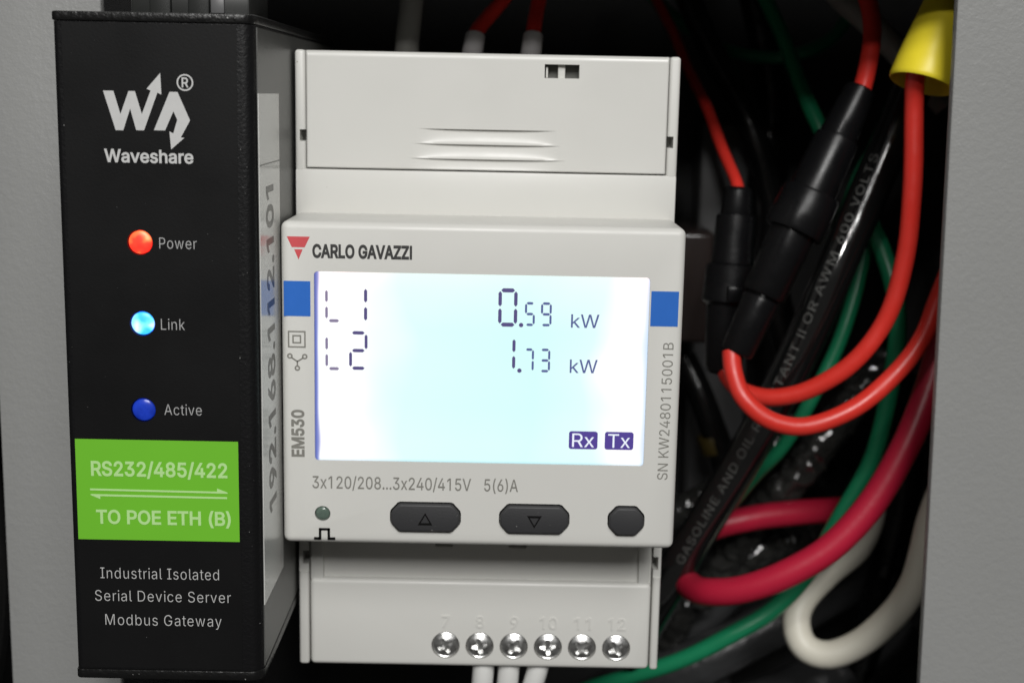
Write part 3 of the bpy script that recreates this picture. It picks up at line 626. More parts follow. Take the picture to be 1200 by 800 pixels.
# print on the front
def fprint(name, polys, material, parent=meter): return sheet(name, polys, 0.0, material, parent, t=0.03)
fprint('logo', [[(-26.12, 20.2), (-23.06, 20.2), (-23.75, 18.78), (-25.46, 18.78)], [(-25.15, 18.5), (-24.02, 18.5), (-24.58, 17.15)]], 'ink_red')
ftext('lettering', 'CARLO GAVAZZI', -22.74, -9.46, 17.50, 19.15, -0.03, 'ink_dark', meter, bold=0.05)
def wrap_marker(x0, x1, z0, z1, side):
    fprint('blue_marker', [[(x0, z0), (x1, z0), (x1, z1), (x0, z1)]], 'ink_blue')
wrap_marker(-26.6, -23.03, 9.5, 14.25, -1)
wrap_marker(22.6, 26.3, 9.05, 13.8, 1)
def square_ring(x0, x1, z0, z1, w):
    return [[(x0, z0), (x1, z0), (x1 - w, z0 + w), (x0 + w, z0 + w)], [(x1, z0), (x1, z1), (x1 - w, z1 - w), (x1 - w, z0 + w)],
            [(x1, z1), (x0, z1), (x0 + w, z1 - w), (x1 - w, z1 - w)], [(x0, z1), (x0, z0), (x0 + w, z0 + w), (x0 + w, z1 - w)]]
fprint('insulation_symbol', square_ring(-26.1, -23.7, 5.2, 7.5, .2) + square_ring(-25.5, -24.3, 5.78, 6.94, .2), 'ink_grey')
fprint('network_symbol', ring_polys(-25.85, 4.05, .17, .38) + ring_polys(-23.85, 4.0, .17, .38) + ring_polys(-24.85, 2.4, .17, .38)
       + [bar(-25.6, 3.82, -24.85, 3.3, .2), bar(-24.1, 3.78, -24.85, 3.3, .2), bar(-24.85, 3.35, -24.85, 2.78, .2)], 'ink_grey')
text('lettering', 'EM530', (-24.05, -0.03, -9.95), (0, 0, 1), (-1, 0, 0), 6.6, 1.6, 'ink_grey', meter, bold=0.045)
text('lettering', 'SN KW2480115001B', (25.75, -0.03, -12.25), (0.006, 0, 1), (-1, 0, 0.006), 19.1, 1.4, 'ink_grey', meter)
ftext('lettering', '3x120/208...3x240/415V', -22.93, -1.15, -14.33, -12.62, -0.03, 'ink_grey', meter, bold=0.008)
ftext('lettering', '5(6)A', 0.65, 5.3, -14.33, -12.62, -0.03, 'ink_grey', meter, bold=0.008)
w = .36
fprint('pulse_symbol', [bar(-22.75, -21.5, -21.75, -21.5, w), bar(-21.9, -21.64, -21.9, -20.05, w), bar(-22.04, -20.19, -20.56, -20.19, w), bar(-20.7, -20.05, -20.7, -21.64, w), bar(-20.85, -21.5, -19.8, -21.5, w)], 'mark_black')
lathe('indicator_led', (-21.55, 1.2, -17.95), (-21.55, -1, -17.95), [(0, 1.0), (0.95, 1.0), (1.1, .9), (1.22, .6), (1.27, .25)], 'lens_green', meter)
for i, (a, b) in enumerate(BTN):
    bt = link('button', to_mesh(prism_bm(octo(a + .07, b - .07, -20.10, -16.22, 1.2), -0.75, 2.0, 0.26, 3), 'button'), 'button', meter)
    c = (a + b) / 2
    if i < 2:
        s = 1 if i == 0 else -1
        def tri(k): return [(c - k, -18.3 - s * k * .8), (c + k, -18.3 - s * k * .8), (c, -18.3 + s * k * .95)]
        o_, i_ = tri(1.0), tri(0.62)
        sheet('arrow_mark', [[o_[k], o_[(k + 1) % 3], i_[(k + 1) % 3], i_[k]] for k in range(3)], -0.75, 'mark_black', bt, t=0.06)
# upper terminal compartment
shelf = box('upper_shelf', -26.95, 26.95, D, 17.6, 21.6, 28.42, 'case', meter, 0.25)
for x0, x1 in ((-26.95, -25.47), (25.44, 26.95)):
    post = box('upper_post', x0, x1, D, 17.6, 28.0, ZT, 'case', meter, 0.45, 3)
    cut(post, [box_bm(x0 - .1 + (0.75 if x0 < 0 else 0), x1 + .1 - (0 if x0 < 0 else 0.75), D - 1, D + 3.8, 32.3, 33.9)])
# hinged cover with three finger ridges and a sealing slot
def ridges(x, z):
    d = 0.0
    for zt, xm in ((34.35, 9.6), (32.25, 10.3), (30.2, 11.0)):
        u = (zt - z) / 1.95
        if 0 <= u < 1:
            e = max(0.0, 1 - (abs(x - 0.1) / xm) ** 3.0)
            d = max(d, 0.5 * e * math.sqrt(1 - u * u))
    return d
def linspace(a, b, n): return [a + (b - a) * k / n for k in range(n + 1)]
X0, X1, Z0, Z1 = -25.33, 25.30, 28.62, ZT - 0.05
xs = [X0, X0 + .18, -14] + linspace(-12, 12, 60) + [14, X1 - .18, X1]
zs = [Z0, Z0 + .15] + linspace(28.9, 34.3, 54)[:-1] + [34.30, 34.349, 34.352, 34.7, 36, 38, 40, 42, 44, Z1 - .45, Z1 - .2, Z1]
for zt in (32.25, 30.2): zs += [zt - .002, zt + .002]
zs = sorted(set(round(z, 4) for z in zs))
bm = bmesh.new()
g = []
for z in zs:
    row = []
    for x in xs:
        y = D - 0.05 + ridges(x, z)
        if x in (X0, X1) or z == Z0: y += 0.16
        if z == Z1: y += 0.5
        elif z == Z1 - .2: y += 0.15
        row.append(bm.verts.new((x, y, z)))
    g.append(row)
for j in range(len(zs) - 1):
    for i in range(len(xs) - 1): bm.faces.new((g[j][i], g[j][i + 1], g[j + 1][i + 1], g[j + 1][i]))
rim = [g[0][i] for i in range(len(xs))] + [g[j][-1] for j in range(1, len(zs))] + [g[-1][i] for i in range(len(xs) - 2, -1, -1)] + [g[j][0] for j in range(len(zs) - 2, 0, -1)]
back = [bm.verts.new((v.co.x, 15.6, v.co.z)) for v in rim]
for k in range(len(rim)):
    j = (k + 1) % len(rim); bm.faces.new((rim[j], rim[k], back[k], back[j]))
bm.faces.new(back)
door = link('terminal_cover', to_mesh(bm, 'terminal_cover'), 'cover', meter)
cut(door, [box_bm(7.95, 12.8, 12, 16.2, 41.65, 43.55)])
box('slot_backing', 7.0, 13.6, 15.8, 16.9, 41.0, 44.2, 'case_dark', door)
box('slot_tongue', 9.85, 10.85, 14.2, 15.9, 41.6, 43.6, 'case', door, .1)
box('slot_tongue', 8.15, 8.45, 14.2, 15.9, 41.7, 43.2, 'case', door, .1)
# lower terminal compartment
lower = box('lower_terminal_cover', -25.27, 25.68, D, 18.2, ZB, -32.2, 'cover', meter, 0.7, 4)
SCR = [-4.96, 0.17, 5.31, 10.45, 15.59, 20.74]
cut(lower, [cyl_bm(x, -42.4, 2.12, 12, 15.0) for x in SCR])
rec = box('lower_recess', -25.27, 25.68, D + 1.2, 18.0, -32.9, -21.5, 'cover', meter)
cut(rec, [box_bm(x - 1.3, x + 1.3, 13, 16.5, -27.35, -25.0) for x in (-5.4, 5.6)])
for x0, x1 in ((-25.2, -23.3), (23.72, 25.3)): box('hinge_tab', x0, x1, D + 0.35, D + 1.6, -32.45, -22.0, 'case', meter, .15)
for x0, x1, s in ((-26.92, -25.45, -1), (25.86, 27.05, 1)):
    post = box('lower_post', x0, x1, D, 18.0, ZB, -21.8, 'case', meter, 0.4, 3)
    cut(post, [box_bm(x0 + (0.55 if s < 0 else -1), x1 + (1 if s < 0 else -0.45), D - 1, D + 4, -30.0, -28.0),
               box_bm(x0 + (-1 if s < 0 else -1), x1 + 1, D - 1, D + .28, -31.2, -21)])
for n_, (x, s) in enumerate(zip(SCR, '7 8 9 10 11 12'.split())):
    wd = 1.25 if len(s) == 1 else 2.6
    me = text_mesh(s, 0.02)
    xs_ = [q.co.x for q in me.vertices]; a0, w_ = min(xs_), max(xs_) - min(xs_)
    bmn = bmesh.new(); bmn.from_mesh(me); bpy.data.meshes.remove(me)
    for q in bmn.verts: q.co = Vector((x - wd / 2 + (q.co.x - a0) * wd / w_, D + .02, -39.45 + q.co.y * 1.75 / cap_height()))
    r_ = bmesh.ops.extrude_face_region(bmn, geom=list(bmn.faces))
    for q in r_['geom']:
        if isinstance(q, bmesh.types.BMVert): q.co.y -= 0.17
    link('raised_number', to_mesh(bmn, 'raised_number'), 'tablet', lower, smooth=False)
    # cross-head screw sunk in its hole
    y = D + 0.75
    prof = [(0, 1.98), (0.45, 2.0), (0.60, 1.95), (0.66, 1.84), (0.60, 1.74), (0.64, 1.62), (0.86, 1.2), (0.98, 0.7), (1.02, 0.2)]
    sc = lathe('screw', (x, y, -42.4), (x, y - 2, -42.4), prof, 'chrome', meter, n=36)
    ang = random.uniform(0, math.pi / 2)
    la, wa = 1.22, 0.29
    star = [(la, -wa), (la, wa), (wa * 1.5, wa * 1.5), (wa, la), (-wa, la), (-wa * 1.5, wa * 1.5), (-la, wa), (-la, -wa), (-wa * 1.5, -wa * 1.5), (-wa, -la), (wa, -la), (wa * 1.5, -wa * 1.5)]
    star = [(x + px * math.cos(ang) - pz * math.sin(ang), -42.4 + px * math.sin(ang) + pz * math.cos(ang)) for px, pz in star]
    cr = [prism_bm(star, y - 2.0, y - 0.12)]
    cut(sc, cr)

# ------------------------------------------------------------------ serial gateway
G = -14.09
gate = empty('serial_gateway', (-39.4, 45, -36.2), 'tall black serial gateway with lit status lamps and a green band', 'gateway')
GX0, GX1 = -51.55, -27.34
def body_profile(x0, x1, y0, y1, rl, rr, n=7):
    pts = []
    for cx, cy, r, a0 in ((x0 + rl, y0 + rl, rl, 180), (x1 - rr, y0 + rr, rr, 270)):
        for k in range(n + 1):
            a = math.radians(a0 + 90 * k / n); pts.append((cx + r * math.cos(a), cy + r * math.sin(a)))
    return pts + [(x1, y1), (x0, y1)]
def zprism(name, prof, z0, z1, material, parent, bevel=0):
    bm = bmesh.new()
    a = [bm.verts.new((x, y, z0)) for x, y in prof]; b = [bm.verts.new((x, y, z1)) for x, y in prof]
    f1 = bm.faces.new(a[::-1]); f2 = bm.faces.new(b)
    for i in range(len(prof)):
        j = (i + 1) % len(prof); bm.faces.new((a[i], a[j], b[j], b[i]))
    bmesh.ops.recalc_face_normals(bm, faces=bm.faces)
    if bevel: bmesh.ops.bevel(bm, geom=list(f1.edges) + list(f2.edges), offset=bevel, segments=2, profile=0.5, affect='EDGES')
    return link(name, to_mesh(bm, name), material, parent)
body = zprism('body', body_profile(GX0, GX1 - .12, G, 58, 0.7, 1.7), -34.9, 46.9, 'gw_body', gate)
LEDS = [(-41.84, 20.58), (-41.81, 10.51), (-42.0, -0.45)]
cut(body, [cyl_bm(x, z, 1.55, G - 1, G + 2) for x, z in LEDS])
zprism('end_cap', body_profile(GX0 - .15, GX1, G - .25, 58.2, 0.8, 1.9), 46.95, 48.05, 'gw_cap', gate, .18)
zprism('end_cap', body_profile(GX0 - .1, GX1, G - .25, 58.2, 0.8, 1.9), -36.2, -34.95, 'gw_cap', gate, .18)
box('side_plate', GX1 - .3, GX1 - .02, G + 1.3, 57.5, -34.6, 46.6, 'gw_side', gate)
film = sheet('front_film', [[(-50.75, -34.7), (-30.1, -34.7), (-29.6, 46.75), (-50.45, 46.75)]], G, 'gw_film', gate, t=0.06)
cut(film, [cyl_bm(x, z, 1.55, G - 1, G + 1) for x, z in LEDS])
YF = G - 0.06
gb = sheet('green_band', [[(-50.72, -17.45), (-30.2, -17.45), (-30.2, -4.32), (-50.7, -4.32)]], YF, 'film_green', gate, t=0.03)
YG = YF - 0.05
def gprint(name, polys, material='film_white'): return sheet(name, polys, YF, material, gate, t=0.03)
def gtext(s, x0, x1, z0, z1, material, bold=0.0, spacing=1.0): return ftext('lettering', s, x0, x1, z0, z1, YG, material, gate, bold, spacing)
gprint('logo', [
    [(-45.74, 38.8), (-44.5, 38.8), (-43.73, 36.04), (-42.68, 38.8), (-41.91, 38.8), (-41.15, 36.09), (-40.02, 38.9), (-40.5, 39.1), (-38.82, 41.0), (-38.74, 38.45), (-39.22, 38.66),
     (-40.94, 34.16), (-41.88, 34.16), (-42.54, 36.72), (-43.45, 34.12), (-44.36, 34.12)],
    [(-37.75, 38.8), (-36.8, 38.8), (-35.36, 35.45), (-36.52, 33.4), (-36.1, 33.35), (-37.72, 31.95), (-37.88, 34.1), (-37.42, 33.86), (-36.9, 35.5), (-37.34, 36.5), (-38.4, 34.2), (-39.75, 34.2)]])
gprint('trademark_ring', ring_polys(-35.88, 39.93, .82, 1.0, 32))
gtext('R', -36.27, -35.45, 39.38, 40.5, 'film_white', .02)
gtext('Waveshare', -45.85, -35.05, 30.32, 31.82, 'film_white', .028)
gtext('Power', -39.45, -34.87, 19.88, 21.25, 'film_dim', -.010, 1.06)
gtext('Link', -39.5, -36.55, 9.78, 11.18, 'film_dim', -.010, 1.06)
gtext('Active', -39.35, -34.68, -1.02, 0.36, 'film_dim', -.010, 1.06)
YG -= 0.03
gtext('RS232/485/422', -48.8, -31.6, -9.0, -7.2, 'green_text', .032)
gtext('TO POE ETH (B)', -48.35, -31.27, -15.28, -13.56, 'green_text', .032)
YG += 0.03
sheet('arrow', [[(-49.0, -10.98), (-31.6, -11.1), (-31.65, -10.95), (-32.95, -10.45), (-32.95, -10.85), (-49.0, -10.74)]], YF - .03, 'green_text', gate)
sheet('arrow', [[(-48.95, -11.46), (-31.7, -11.56), (-31.7, -11.8), (-47.75, -11.72), (-47.75, -12.1), (-48.95, -11.6)]], YF - .03, 'green_text', gate)
gtext('\u0131ndustrial \u0131solated', -48.07, -32.92, -22.62, -21.15, 'film_white', -.012, 1.1)
gtext('Serial Device Server', -48.85, -31.45, -25.66, -24.2, 'film_white', -.012, 1.1)
gtext('Modbus Gateway', -47.64, -32.70, -28.9, -27.42, 'film_white', -.012, 1.1)
for (x, z), mt in zip(LEDS, ('led_red', 'led_cyan', 'led_blue')):
    r = 1.46
    lathe('status_led', (x, G + 1.5, z), (x, G - 2, z), [(0, r)] + [(1.18 + .40 * math.sin(t), r * math.cos(t)) for t in linspace(0, math.pi / 2 * .97, 8)], mt, gate)
# white address label on the side
XL = GX1 + 0.06
lab = box('address_label', XL - .1, XL, -13.0, 1.75, -26.3, 38.8, 'label', gate)
box('label_cut_line', XL - .02, XL + .012, -12.95, 1.7, 30.05, 30.2, 'label_line', lab)
text('address_lettering', '192.168.112.101', (XL + .02, -3.5, -15.6), (0, 0, 1), (0, -1, 0), 42.9, 4.9, 'label_ink', lab, bold=.035)
# pluggable connector on top
tb = box('connector', -46.5, -31.0, 2, 16, 48.0, 52.5, 'terminal', gate, .4)
for x in (-42.5, -37.5): box('connector_rib', x - 1.4, x + 1.4, 1.2, 8, 48.1, 54.0, 'terminal', tb, .3)
box('connector_contact', -36.0, -34.2, 1.5, 3, 48.9, 50.9, 'duct', tb, .2)

# ------------------------------------------------------------------ wiring
P = {
 'red_fuse_lead': [(65.3, 31.0, 47.0), (65.2, 32.0, 42.6), (65.6, 33.0, 38.0), (66.1, 33.0, 26.2), (66.3, 34.0, 15.4), (64.3, 35.0, 5.6), (59.6, 36.0, -2.3), (53.4, 38.0, -7.4), (47.6, 40.0, -9.4), (43.1, 43.0, -9.0), (40.9, 46.0, -6.8), (40.2, 48.0, -4.0)],
 'red_holder_lead': [(79.9, 44.0, 19.5), (76.2, 41.0, 14.1), (73.1, 38.0, 8.1), (70.3, 36.0, 2.1), (65.4, 34.0, -3.9), (59.0, 32.0, -9.2), (51.5, 31.0, -11.9), (45.5, 31.0, -10.9), (41.5, 32.0, -7.6), (40.1, 34.0, -4.0), (39.8, 35.6, -0.8)],
 'red_top_lead': [(59.5, 50.0, 59.8), (61.0, 49.0, 56.4), (61.8, 47.0, 51.5), (61.3, 45.0, 46.7), (60.1, 43.0, 42.2), (59.0, 42.0, 38.9)],
 'red_rear_lead': [(27.7, 112.0, 69.5), (32.6, 100.0, 57.7), (36.8, 86.0, 45.7), (39.7, 74.0, 37.1), (41.3, 62.0, 29.8), (42.2, 54.0, 25.1), (42.3, 51.0, 22.4)],
 'black_printed': [(76.6, 60.0, 53.9), (73.1, 57.0, 45.1), (68.9, 54.0, 35.0), (64.0, 52.0, 22.8), (59.0, 50.0, 10.5), (54.6, 50.0, -1.4), (49.6, 51.0, -13.8), (43.9, 54.0, -27.0), (38.4, 57.0, -39.2), (33.0, 60.0, -51.9), (27.7, 66.0, -66.3)],
 'green_top': [(49.2, 86.0, 61.8), (53.5, 80.0, 51.4), (57.1, 76.0, 42.1), (60.2, 72.0, 34.4), (63.8, 70.0, 26.8)],
 'green_mid': [(76.8, 70.0, 46.9), (73.6, 67.0, 40.8), (69.8, 65.0, 33.3), (65.8, 63.0, 26.5), (64.0, 64.0, 19.6), (62.2, 68.0, 11.4)],
 'green_long': [(66.9, 72.0, 22.1), (69.5, 66.0, 16.7), (72.0, 62.0, 9.2), (73.0, 60.0, 2.6), (73.2, 60.0, -4.4), (72.2, 60.0, -15.4), (70.1, 60.0, -25.0), (65.6, 60.0, -35.3), (60.4, 60.0, -45.6), (53.7, 60.0, -53.8), (46.0, 60.0, -59.0), (37.3, 62.0, -64.8), (28.5, 65.0, -69.8), (19.0, 68.0, -74.7), (5.9, 72.0, -82.7)],
 'green_inner': [(70.0, 70.0, 19.2), (68.3, 68.0, 9.9), (65.9, 66.0, 0.4), (63.4, 65.0, -6.8), (58.7, 64.0, -16.1), (54.5, 65.0, -24.4), (50.3, 68.0, -30.9), (45.5, 73.0, -40.1), (41.6, 78.0, -49.7)],
 'crimson': [(80.0, 50.0, 2.8), (76.8, 47.0, -2.6), (74.7, 45.0, -8.9), (71.2, 43.0, -17.4), (65.9, 42.0, -27.7), (59.5, 42.0, -35.4), (52.0, 43.0, -41.0), (45.5, 45.0, -44.5), (40.5, 48.0, -46.2), (37.9, 53.0, -47.5), (36.8, 60.0, -47.7), (37.1, 66.0, -45.3), (42.5, 71.0, -42.1), (51.3, 73.0, -40.2), (61.6, 75.0, -39.6), (69.8, 78.0, -39.8), (75.4, 82.0, -39.7)],
 'white_loop': [(86.3, 56.0, -20.5), (83.1, 57.0, -28.7), (81.4, 58.0, -35.5), (80.2, 58.0, -41.7), (78.6, 58.0, -47.9), (75.5, 58.0, -53.6), (70.5, 59.0, -59.5), (64.9, 60.0, -62.5), (60.8, 62.0, -61.9), (59.4, 64.0, -58.3), (60.7, 66.0, -54.5), (66.1, 70.0, -50.2), (72.8, 76.0, -47.0), (76.8, 82.0, -43.6), (79.1, 88.0, -40.5)],
 'grey_white': [(57.8, 74.0, 64.0), (61.8, 70.0, 57.8), (66.8, 66.0, 52.8), (72.7, 64.0, 46.4), (79.6, 62.0, 38.7)],
 'white_top': [(-13.1, 54.0, 58.7), (-13.6, 52.0, 53.0), (-14.0, 50.0, 48.1), (-14.1, 48.0, 43.2)],
 'red_ferrule_a': [(4.3, 58.0, 58.7), (1.8, 55.0, 54.9), (-1.0, 52.0, 51.4), (-2.7, 49.0, 48.7), (-3.4, 47.0, 44.1)],
 'red_ferrule_b': [(8.6, 58.0, 58.8), (7.7, 54.0, 53.6), (6.8, 49.0, 48.9), (6.3, 47.0, 44.3)],
 'white_bot_a': [(1.0, 16.0, -43.3), (0.8, 16.0, -47.5), (0.4, 17.0, -52.1), (0.0, 20.0, -58.5)],
 'white_bot_b': [(4.7, 16.0, -43.2), (4.5, 16.0, -47.4), (4.3, 17.0, -52.0), (4.3, 20.0, -58.4)],
 'white_bot_c': [(9.8, 16.0, -43.1), (8.9, 16.0, -47.3), (7.9, 17.0, -52.0), (6.7, 20.0, -58.4)],
 'twist_a': [(79.8, 88.0, -11.2), (72.5, 84.0, -19.2), (66.1, 80.0, -26.2), (61.5, 80.0, -33.2), (56.1, 81.0, -40.1), (50.6, 86.0, -50.4), (45.0, 92.0, -63.8)],
 'twist_b': [(63.9, 98.0, -26.2), (55.6, 94.0, -35.5), (48.4, 92.0, -39.6), (40.6, 92.0, -44.9), (33.9, 94.0, -49.7)],
 'black_back_a': [(90.4, 108.0, -59.1), (76.2, 102.0, -65.0), (61.0, 98.0, -72.5), (48.1, 96.0, -78.8), (32.0, 98.0, -85.8), (23.3, 104.0, -94.7)],
 'black_back_b': [(92.3, 104.0, -75.4), (78.2, 98.0, -83.0), (66.9, 96.0, -87.2), (50.6, 96.0, -94.4)],
 'black_back_c': [(63.6, 112.0, -55.0), (52.7, 106.0, -67.0), (43.5, 104.0, -76.3), (36.6, 106.0, -89.3)],
 'black_back_d': [(46.4, 108.0, 74.5), (51.8, 106.0, 62.7), (56.9, 103.0, 38.8), (55.4, 101.0, 19.8), (58.0, 98.0, 0.7), (64.4, 98.0, -18.9), (71.9, 102.0, -40.2)],
 'black_back_e': [(87.6, 90.0, -15.0), (84.9, 88.0, -28.8), (85.3, 90.0, -43.8), (82.7, 92.0, -63.1), (79.6, 96.0, -84.0)],
 'black_back_f': [(40.4, 100.0, -14.3), (45.9, 97.0, -26.3), (50.2, 98.0, -39.5), (48.2, 104.0, -56.6)],
 'twist_c': [(78.4, 100.0, -48.9), (68.5, 96.0, -50.6), (57.0, 92.0, -53.3), (48.4, 92.0, -58.5), (42.1, 96.0, -68.2), (37.6, 100.0, -80.7)],
 'green_faint': [(27.9, 112.0, 64.4), (36.5, 106.0, 55.6), (44.9, 102.0, 49.6), (52.9, 98.0, 47.8), (59.9, 95.0, 48.5), (67.5, 96.0, 52.4), (72.5, 98.0, 60.8)],
 'black_back_g': [(35.4, 100.0, 65.2), (43.2, 96.0, 48.6), (50.9, 92.0, 33.8), (56.0, 92.0, 17.0), (55.0, 96.0, -0.8)],
 'black_side': [(-81.2, 34.0, -20.9), (-79.1, 32.0, -31.7), (-78.9, 31.0, -41.5), (-81.0, 33.0, -52.7), (-84.9, 36.0, -64.8)],
}
def wire(name, key, r, material, label, cat='wire', group=None, **k):
    return tag(tube(name, P[key], r, material, **k), label, cat, group)
wire('red_wire', 'red_fuse_lead', 1.5, 'w_red', 'red wire dropping from the yellow wire nut and looping left above the lower red loop')
wire('red_wire', 'red_holder_lead', 1.5, 'w_red', 'red wire looping from the tip of the larger fuse holder up to the right panel')
wire('red_wire', 'red_top_lead', 1.5, 'w_red', 'short dim red wire entering the top of the larger black fuse holder')
wire('red_wire', 'red_rear_lead', 1.05, 'w_red', 'thin dim red wire running down to the smaller fuse holder by the meter')
wire('crimson_wire', 'crimson', 2.45, 'w_crimson', 'thick crimson wire bending in a wide loop below the black cable', n=22)
wire('green_wire', 'green_top', 1.45, 'w_green', 'dim green wire running behind the top of the larger fuse holder')
wire('green_wire', 'green_faint', 1.3, 'w_green', 'very dim green wire arching across the dark top behind the meter corner')
wire('black_wire', 'black_back_g', 2.6, 'w_black2', 'black wire arching across the dark top between meter and fuse holders')
wire('green_wire', 'green_mid', 1.6, 'w_green', 'short stretch of green wire showing between fuse holder and printed black cable')
wire('green_wire', 'green_long', 1.6, 'w_green', 'long green wire curving behind the red loops down to the cabinet bottom')
wire('green_wire', 'green_inner', 1.35, 'w_green', 'green wire lying along the right edge of the printed black cable')
wire('white_wire', 'white_loop', 2.65, 'w_white', 'white wire bent in a U beside the lower edge of the right panel', n=22)
wire('shaded_white_wire', 'grey_white', 2.3, 'w_grey', 'dim off-white wire crossing behind the short red wire and yellow nut')
wire('pale_wire', 'white_top', 1.95, 'w_grey', 'thick pale wire rising from the top of the meter')
fw = []
for key, lab_ in (('red_ferrule_a', 'dark red wire with pale ferrule, beside the thick pale wire above the meter'), ('red_ferrule_b', 'dark red wire with pale ferrule, above the meter cover slot')):
    o = wire('ferruled_wire', key, 1.25, 'w_red', lab_, group='ferruled wires above the meter')
    p0, p1 = Vector(P[key][-2]), Vector(P[key][-1])
    lathe('ferrule', p0, p1, [(-.2, 1.5), (0, 1.62), (2.0, 1.68), (4.5, 1.68)], 'ferrule', o, n=24)
for key, lab_ in (('white_bot_a', 'white wire under the meter, directly below the screw marked 8'), ('white_bot_b', 'middle one of three white wires under the meter'), ('white_bot_c', 'slanting white wire under the meter between screws 9 and 10')):
    wire('white_wire', key, 1.62, 'w_clean', lab_, group='white wires under the meter')
# printed black cable
cable = wire('printed_cable', 'black_printed', 3.35, 'w_black', 'glossy black cable with white printing running diagonally behind the fuse holders', 'cable', n=32)
def cable_print(s, pts, r, s0, s1, cap, ang0, parent):
    path = spline(pts, .5)[::-1]                      # from the lower end upwards
    T, N, B = frames(path)
    L_ = [0.0]
    for a, b in zip(path, path[1:]): L_.append(L_[-1] + (b - a).length)
    me = text_mesh(s, -0.006, 1.08)
    xs_ = [q.co.x for q in me.vertices]; x0 = min(xs_); k = (s1 - s0) / (max(xs_) - x0); ky = cap / cap_height()
    face = Vector((0, -1, 0))
    bt_ = bmesh.new(); bt_.from_mesh(me)
    for _ in range(3):
        long_ = [e for e in bt_.edges if e.calc_length() > 0.09]
        if long_: bmesh.ops.subdivide_edges(bt_, edges=long_, cuts=1)
    bmesh.ops.triangulate(bt_, faces=bt_.faces); bt_.to_mesh(me); bt_.free()
    for q in me.vertices:
        d = s0 + (q.co.x - x0) * k
        i = max(0, min(len(L_) - 2, next((j for j in range(len(L_) - 1) if L_[j + 1] >= d), len(L_) - 2)))
        t = (d - L_[i]) / (L_[i + 1] - L_[i])
        c = path[i].lerp(path[i + 1], t); tt = T[i].lerp(T[i + 1], t).normalized()
        n = (face - tt * face.dot(tt)).normalized(); b = n.cross(tt)       # b points to the upper left of the cable
        if b.x > 0: b = -b
        a = ang0 + 0.38 * (d - s0) / (s1 - s0) + q.co.y * ky / r
        q.co = c + (r + .05) * (math.cos(a) * n + math.sin(a) * b)
    return link('cable_lettering', me, 'cable_print', parent, smooth=False)
def arc_at(pts, target):
    path = spline(pts, .5)[::-1]; best, l, d0 = 0, 0.0, 1e9
    for i, p in enumerate(path):
        if i: l += (p - path[i - 1]).length
        d = (p - Vector(target)).length
        if d < d0: d0, best = d, l
    return best
cable_print('GASOLINE AND OIL RESISTANT II OR AWM 600 VOLTS', P['black_printed'], 3.39, arc_at(P['black_printed'], (36.5, 58, -43.0)), arc_at(P['black_printed'], (66.3, 53, 29.5)), 1.5, 0.14, cable)
# inline fuse holders
def holder(name, a, b, sections, label):
    h = empty(name, b, label, 'fuse holder')
    for part, prof in sections:
        bm = lathe_bm(a, b, prof, 32)
        link(part, to_mesh(bm, part), 'holder', h)
    return h
A, B = (59.37, 42, 41.2), (40.69, 36, -0.85)
fh = holder('fuse_holder', A, B, [
    ('tail_boot', [(-.3, 2.1), (0, 2.45), (2.5, 2.75), (8.2, 3.1), (8.6, 3.0)]),
    ('barrel', [(8.5, 2.9), (8.6, 3.45), (9.2, 3.6), (18.4, 3.9), (18.5, 3.7)]),
    ('collar', [(18.0, 3.7), (18.1, 4.5), (18.6, 4.75), (24.6, 4.95), (25.2, 4.75), (25.3, 3.6)]),
    ('nose', [(25.0, 3.4), (25.1, 3.75), (36.0, 3.55), (36.5, 3.2)]),
    ('tip', [(36.3, 2.5), (36.8, 2.55), (37.1, 3.05), (37.6, 3.1), (46.2, 2.7), (46.7, 2.4), (46.6, 1.6)])],
    'larger black inline fuse holder with a stepped collar, hanging diagonally beside the printed cable')
A2, B2 = (42.3, 52, 24.6), (40.4, 48, -7.6)
fh2 = holder('fuse_holder', A2, B2, [
    ('tail_boot', [(0, 1.9), (.6, 2.4), (4.5, 2.7), (4.8, 2.6)]),
    ('barrel', [(4.6, 2.6), (4.9, 3.3), (13.0, 3.6), (13.3, 3.4)]),
    ('collar', [(13.0, 3.4), (13.4, 4.4), (19.5, 4.6), (20.0, 4.0)]),
    ('tip', [(19.8, 3.4), (20.1, 3.8), (30.5, 3.2), (31.6, 2.6), (32.0, 1.7)])],
    'smaller black inline fuse holder hanging upright next to the meter')
box('latch', 40.0, 42.4, 43.6, 45.5, 6.0, 8.6, 'holder', fh2, .3)
# yellow wire nut, its open skirt towards us
NA, NB = Vector((66.1, 31.5, 42.2)), Vector((70.9, 34.8, 57.5))
nut = empty('wire_nut', NA, 'yellow plastic wire nut over the red wire, half hidden by the right panel', 'wire nut')
lathe('shell', NA, NB, [(-.15, 4.85), (0, 5.0), (.5, 5.1), (3.0, 4.9), (6.0, 4.5), (10, 3.9), (15, 3.2), (15.6, 2.6), (14.6, 2.3), (10, 3.1), (4, 4.1), (.3, 4.6)], 'yellow', nut, n=40, closed=True)
bmw = prism_bm([(0, 1.5), (2.6, 2.4), (3.0, 6), (2.4, 10.5), (0, 12.5)], -.9, .9, .4, 3)
t_ = (NB - NA).normalized(); u_ = (Vector((1, 0.1, 0)) - t_ * t_.x).normalized(); w_ = t_.cross(u_)
for q in bmw.verts: q.co = NA + t_ * q.co.z + u_ * (3.6 + q.co.x) + w_ * q.co.y
link('wing', to_mesh(bmw, 'wing'), 'yellow', nut)
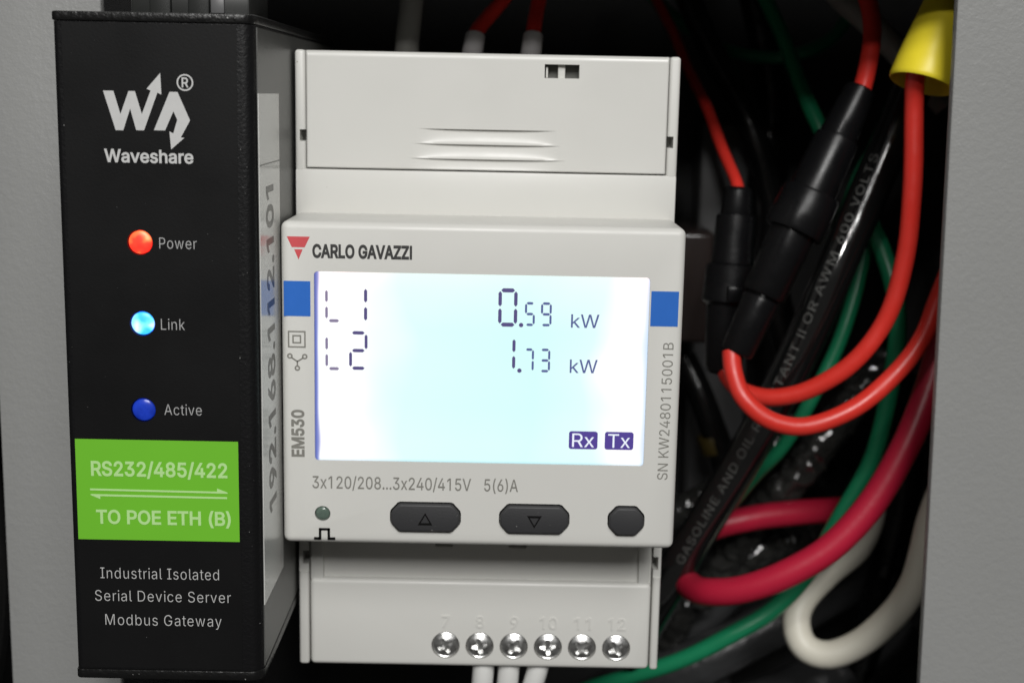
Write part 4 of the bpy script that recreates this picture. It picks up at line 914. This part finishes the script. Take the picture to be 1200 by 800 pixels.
# twisted and loose black wires behind
def crinkled(key, r, label):
    """cable wrapped in crumpled shiny film: a tube with sharp folds all round"""
    bm = tube_bm(spline(P[key], .55), r, 30)
    seed = Vector((random.uniform(0, 50), 0, 0))
    path = spline(P[key], .55)
    for i, v in enumerate(bm.verts):
        c = path[min(i // 30, len(path) - 1)]
        d = (v.co - c).normalized()
        f = 1 - abs(noise.noise(v.co * 0.42 + seed)) * 2.2
        g_ = noise.noise(v.co * 1.1 + seed)
        v.co += d * (0.85 * f * r / 3 + 0.30 * g_)
    o = link('wrapped_cable', to_mesh(bm, 'wrapped_cable'), 'w_clear', None, angle=50)
    return tag(o, label, 'cable', 'film wrapped cables')
crinkled('twist_a', 2.9, 'shiny crumpled film on a cable between the red loop and the crimson wire')
crinkled('twist_b', 2.6, 'shiny crumpled film on a cable behind the printed cable, next to the meter')
crinkled('twist_c', 3.0, 'shiny crumpled film on a cable inside the crimson loop')
BK = 'loose black wires at the back of the cabinet'
wire('black_wire', 'black_back_a', 5.2, 'w_loom', 'thick black wire sloping behind the bright green wire', group=BK)
wire('black_wire', 'black_back_b', 6.5, 'w_loom', 'thick black wire under the white U-shaped wire', group=BK)
wire('black_wire', 'black_back_c', 5.0, 'w_loom', 'black wire behind the left end of the crimson loop', group=BK)
wire('black_wire', 'black_back_d', 3.2, 'w_black2', 'black wire running upright behind the two fuse holders', group=BK)
wire('black_wire', 'black_back_e', 3.4, 'w_black2', 'black wire running upright behind the red loops near the right panel', group=BK)
bf = wire('black_wire', 'black_back_f', 2.8, 'w_black2', 'black wire with a dull yellow sleeve beside the meter', group=BK)
pf = [Vector(p) for p in P['black_back_f']]
lathe('yellow_sleeve', pf[1] + Vector((.6, 0, -3.4)), pf[1] + Vector((2.4, .3, -9)), [(0, 2.85), (.2, 2.95), (3.6, 2.95), (3.8, 2.85)], 'sleeve', bf)
wire('black_wire', 'black_side', 2.6, 'w_black2', 'black wire glinting at the left edge of the left panel')
# things at the back
tr = empty('terminal_strip', (89.6, 120, -66), 'dark grey terminal strip behind the white wire near the right panel', 'terminal strip')
box('strip_body', 82.5, 98, 108, 124, -67, -44, 'strip', tr, .5)
for k in range(4): box('rib', 84.5, 94.5, 105.8, 108.4, -63.5 + k * 5.0, -60.8 + k * 5.0, 'strip', tr, .5)
tag(box('smoked_block', 36.5, 44.2, 88, 118, -9, 13.5, 'smoke', None, 1.2, 3), 'brown smoked plastic block beside the meter, behind the smaller fuse holder', 'relay block')
tag(box('wire_duct', 44.0, 56.0, 112, 124.5, -120, 34, 'duct', None, .8, 2), 'dark grey upright wire duct behind the fuse holders', 'wire duct')

# ------------------------------------------------------------------ millimetres to metres
for me in {o.data for o in scene.objects if o.type == 'MESH'}:
    me.transform(Matrix.Scale(MM, 4)); me.update()
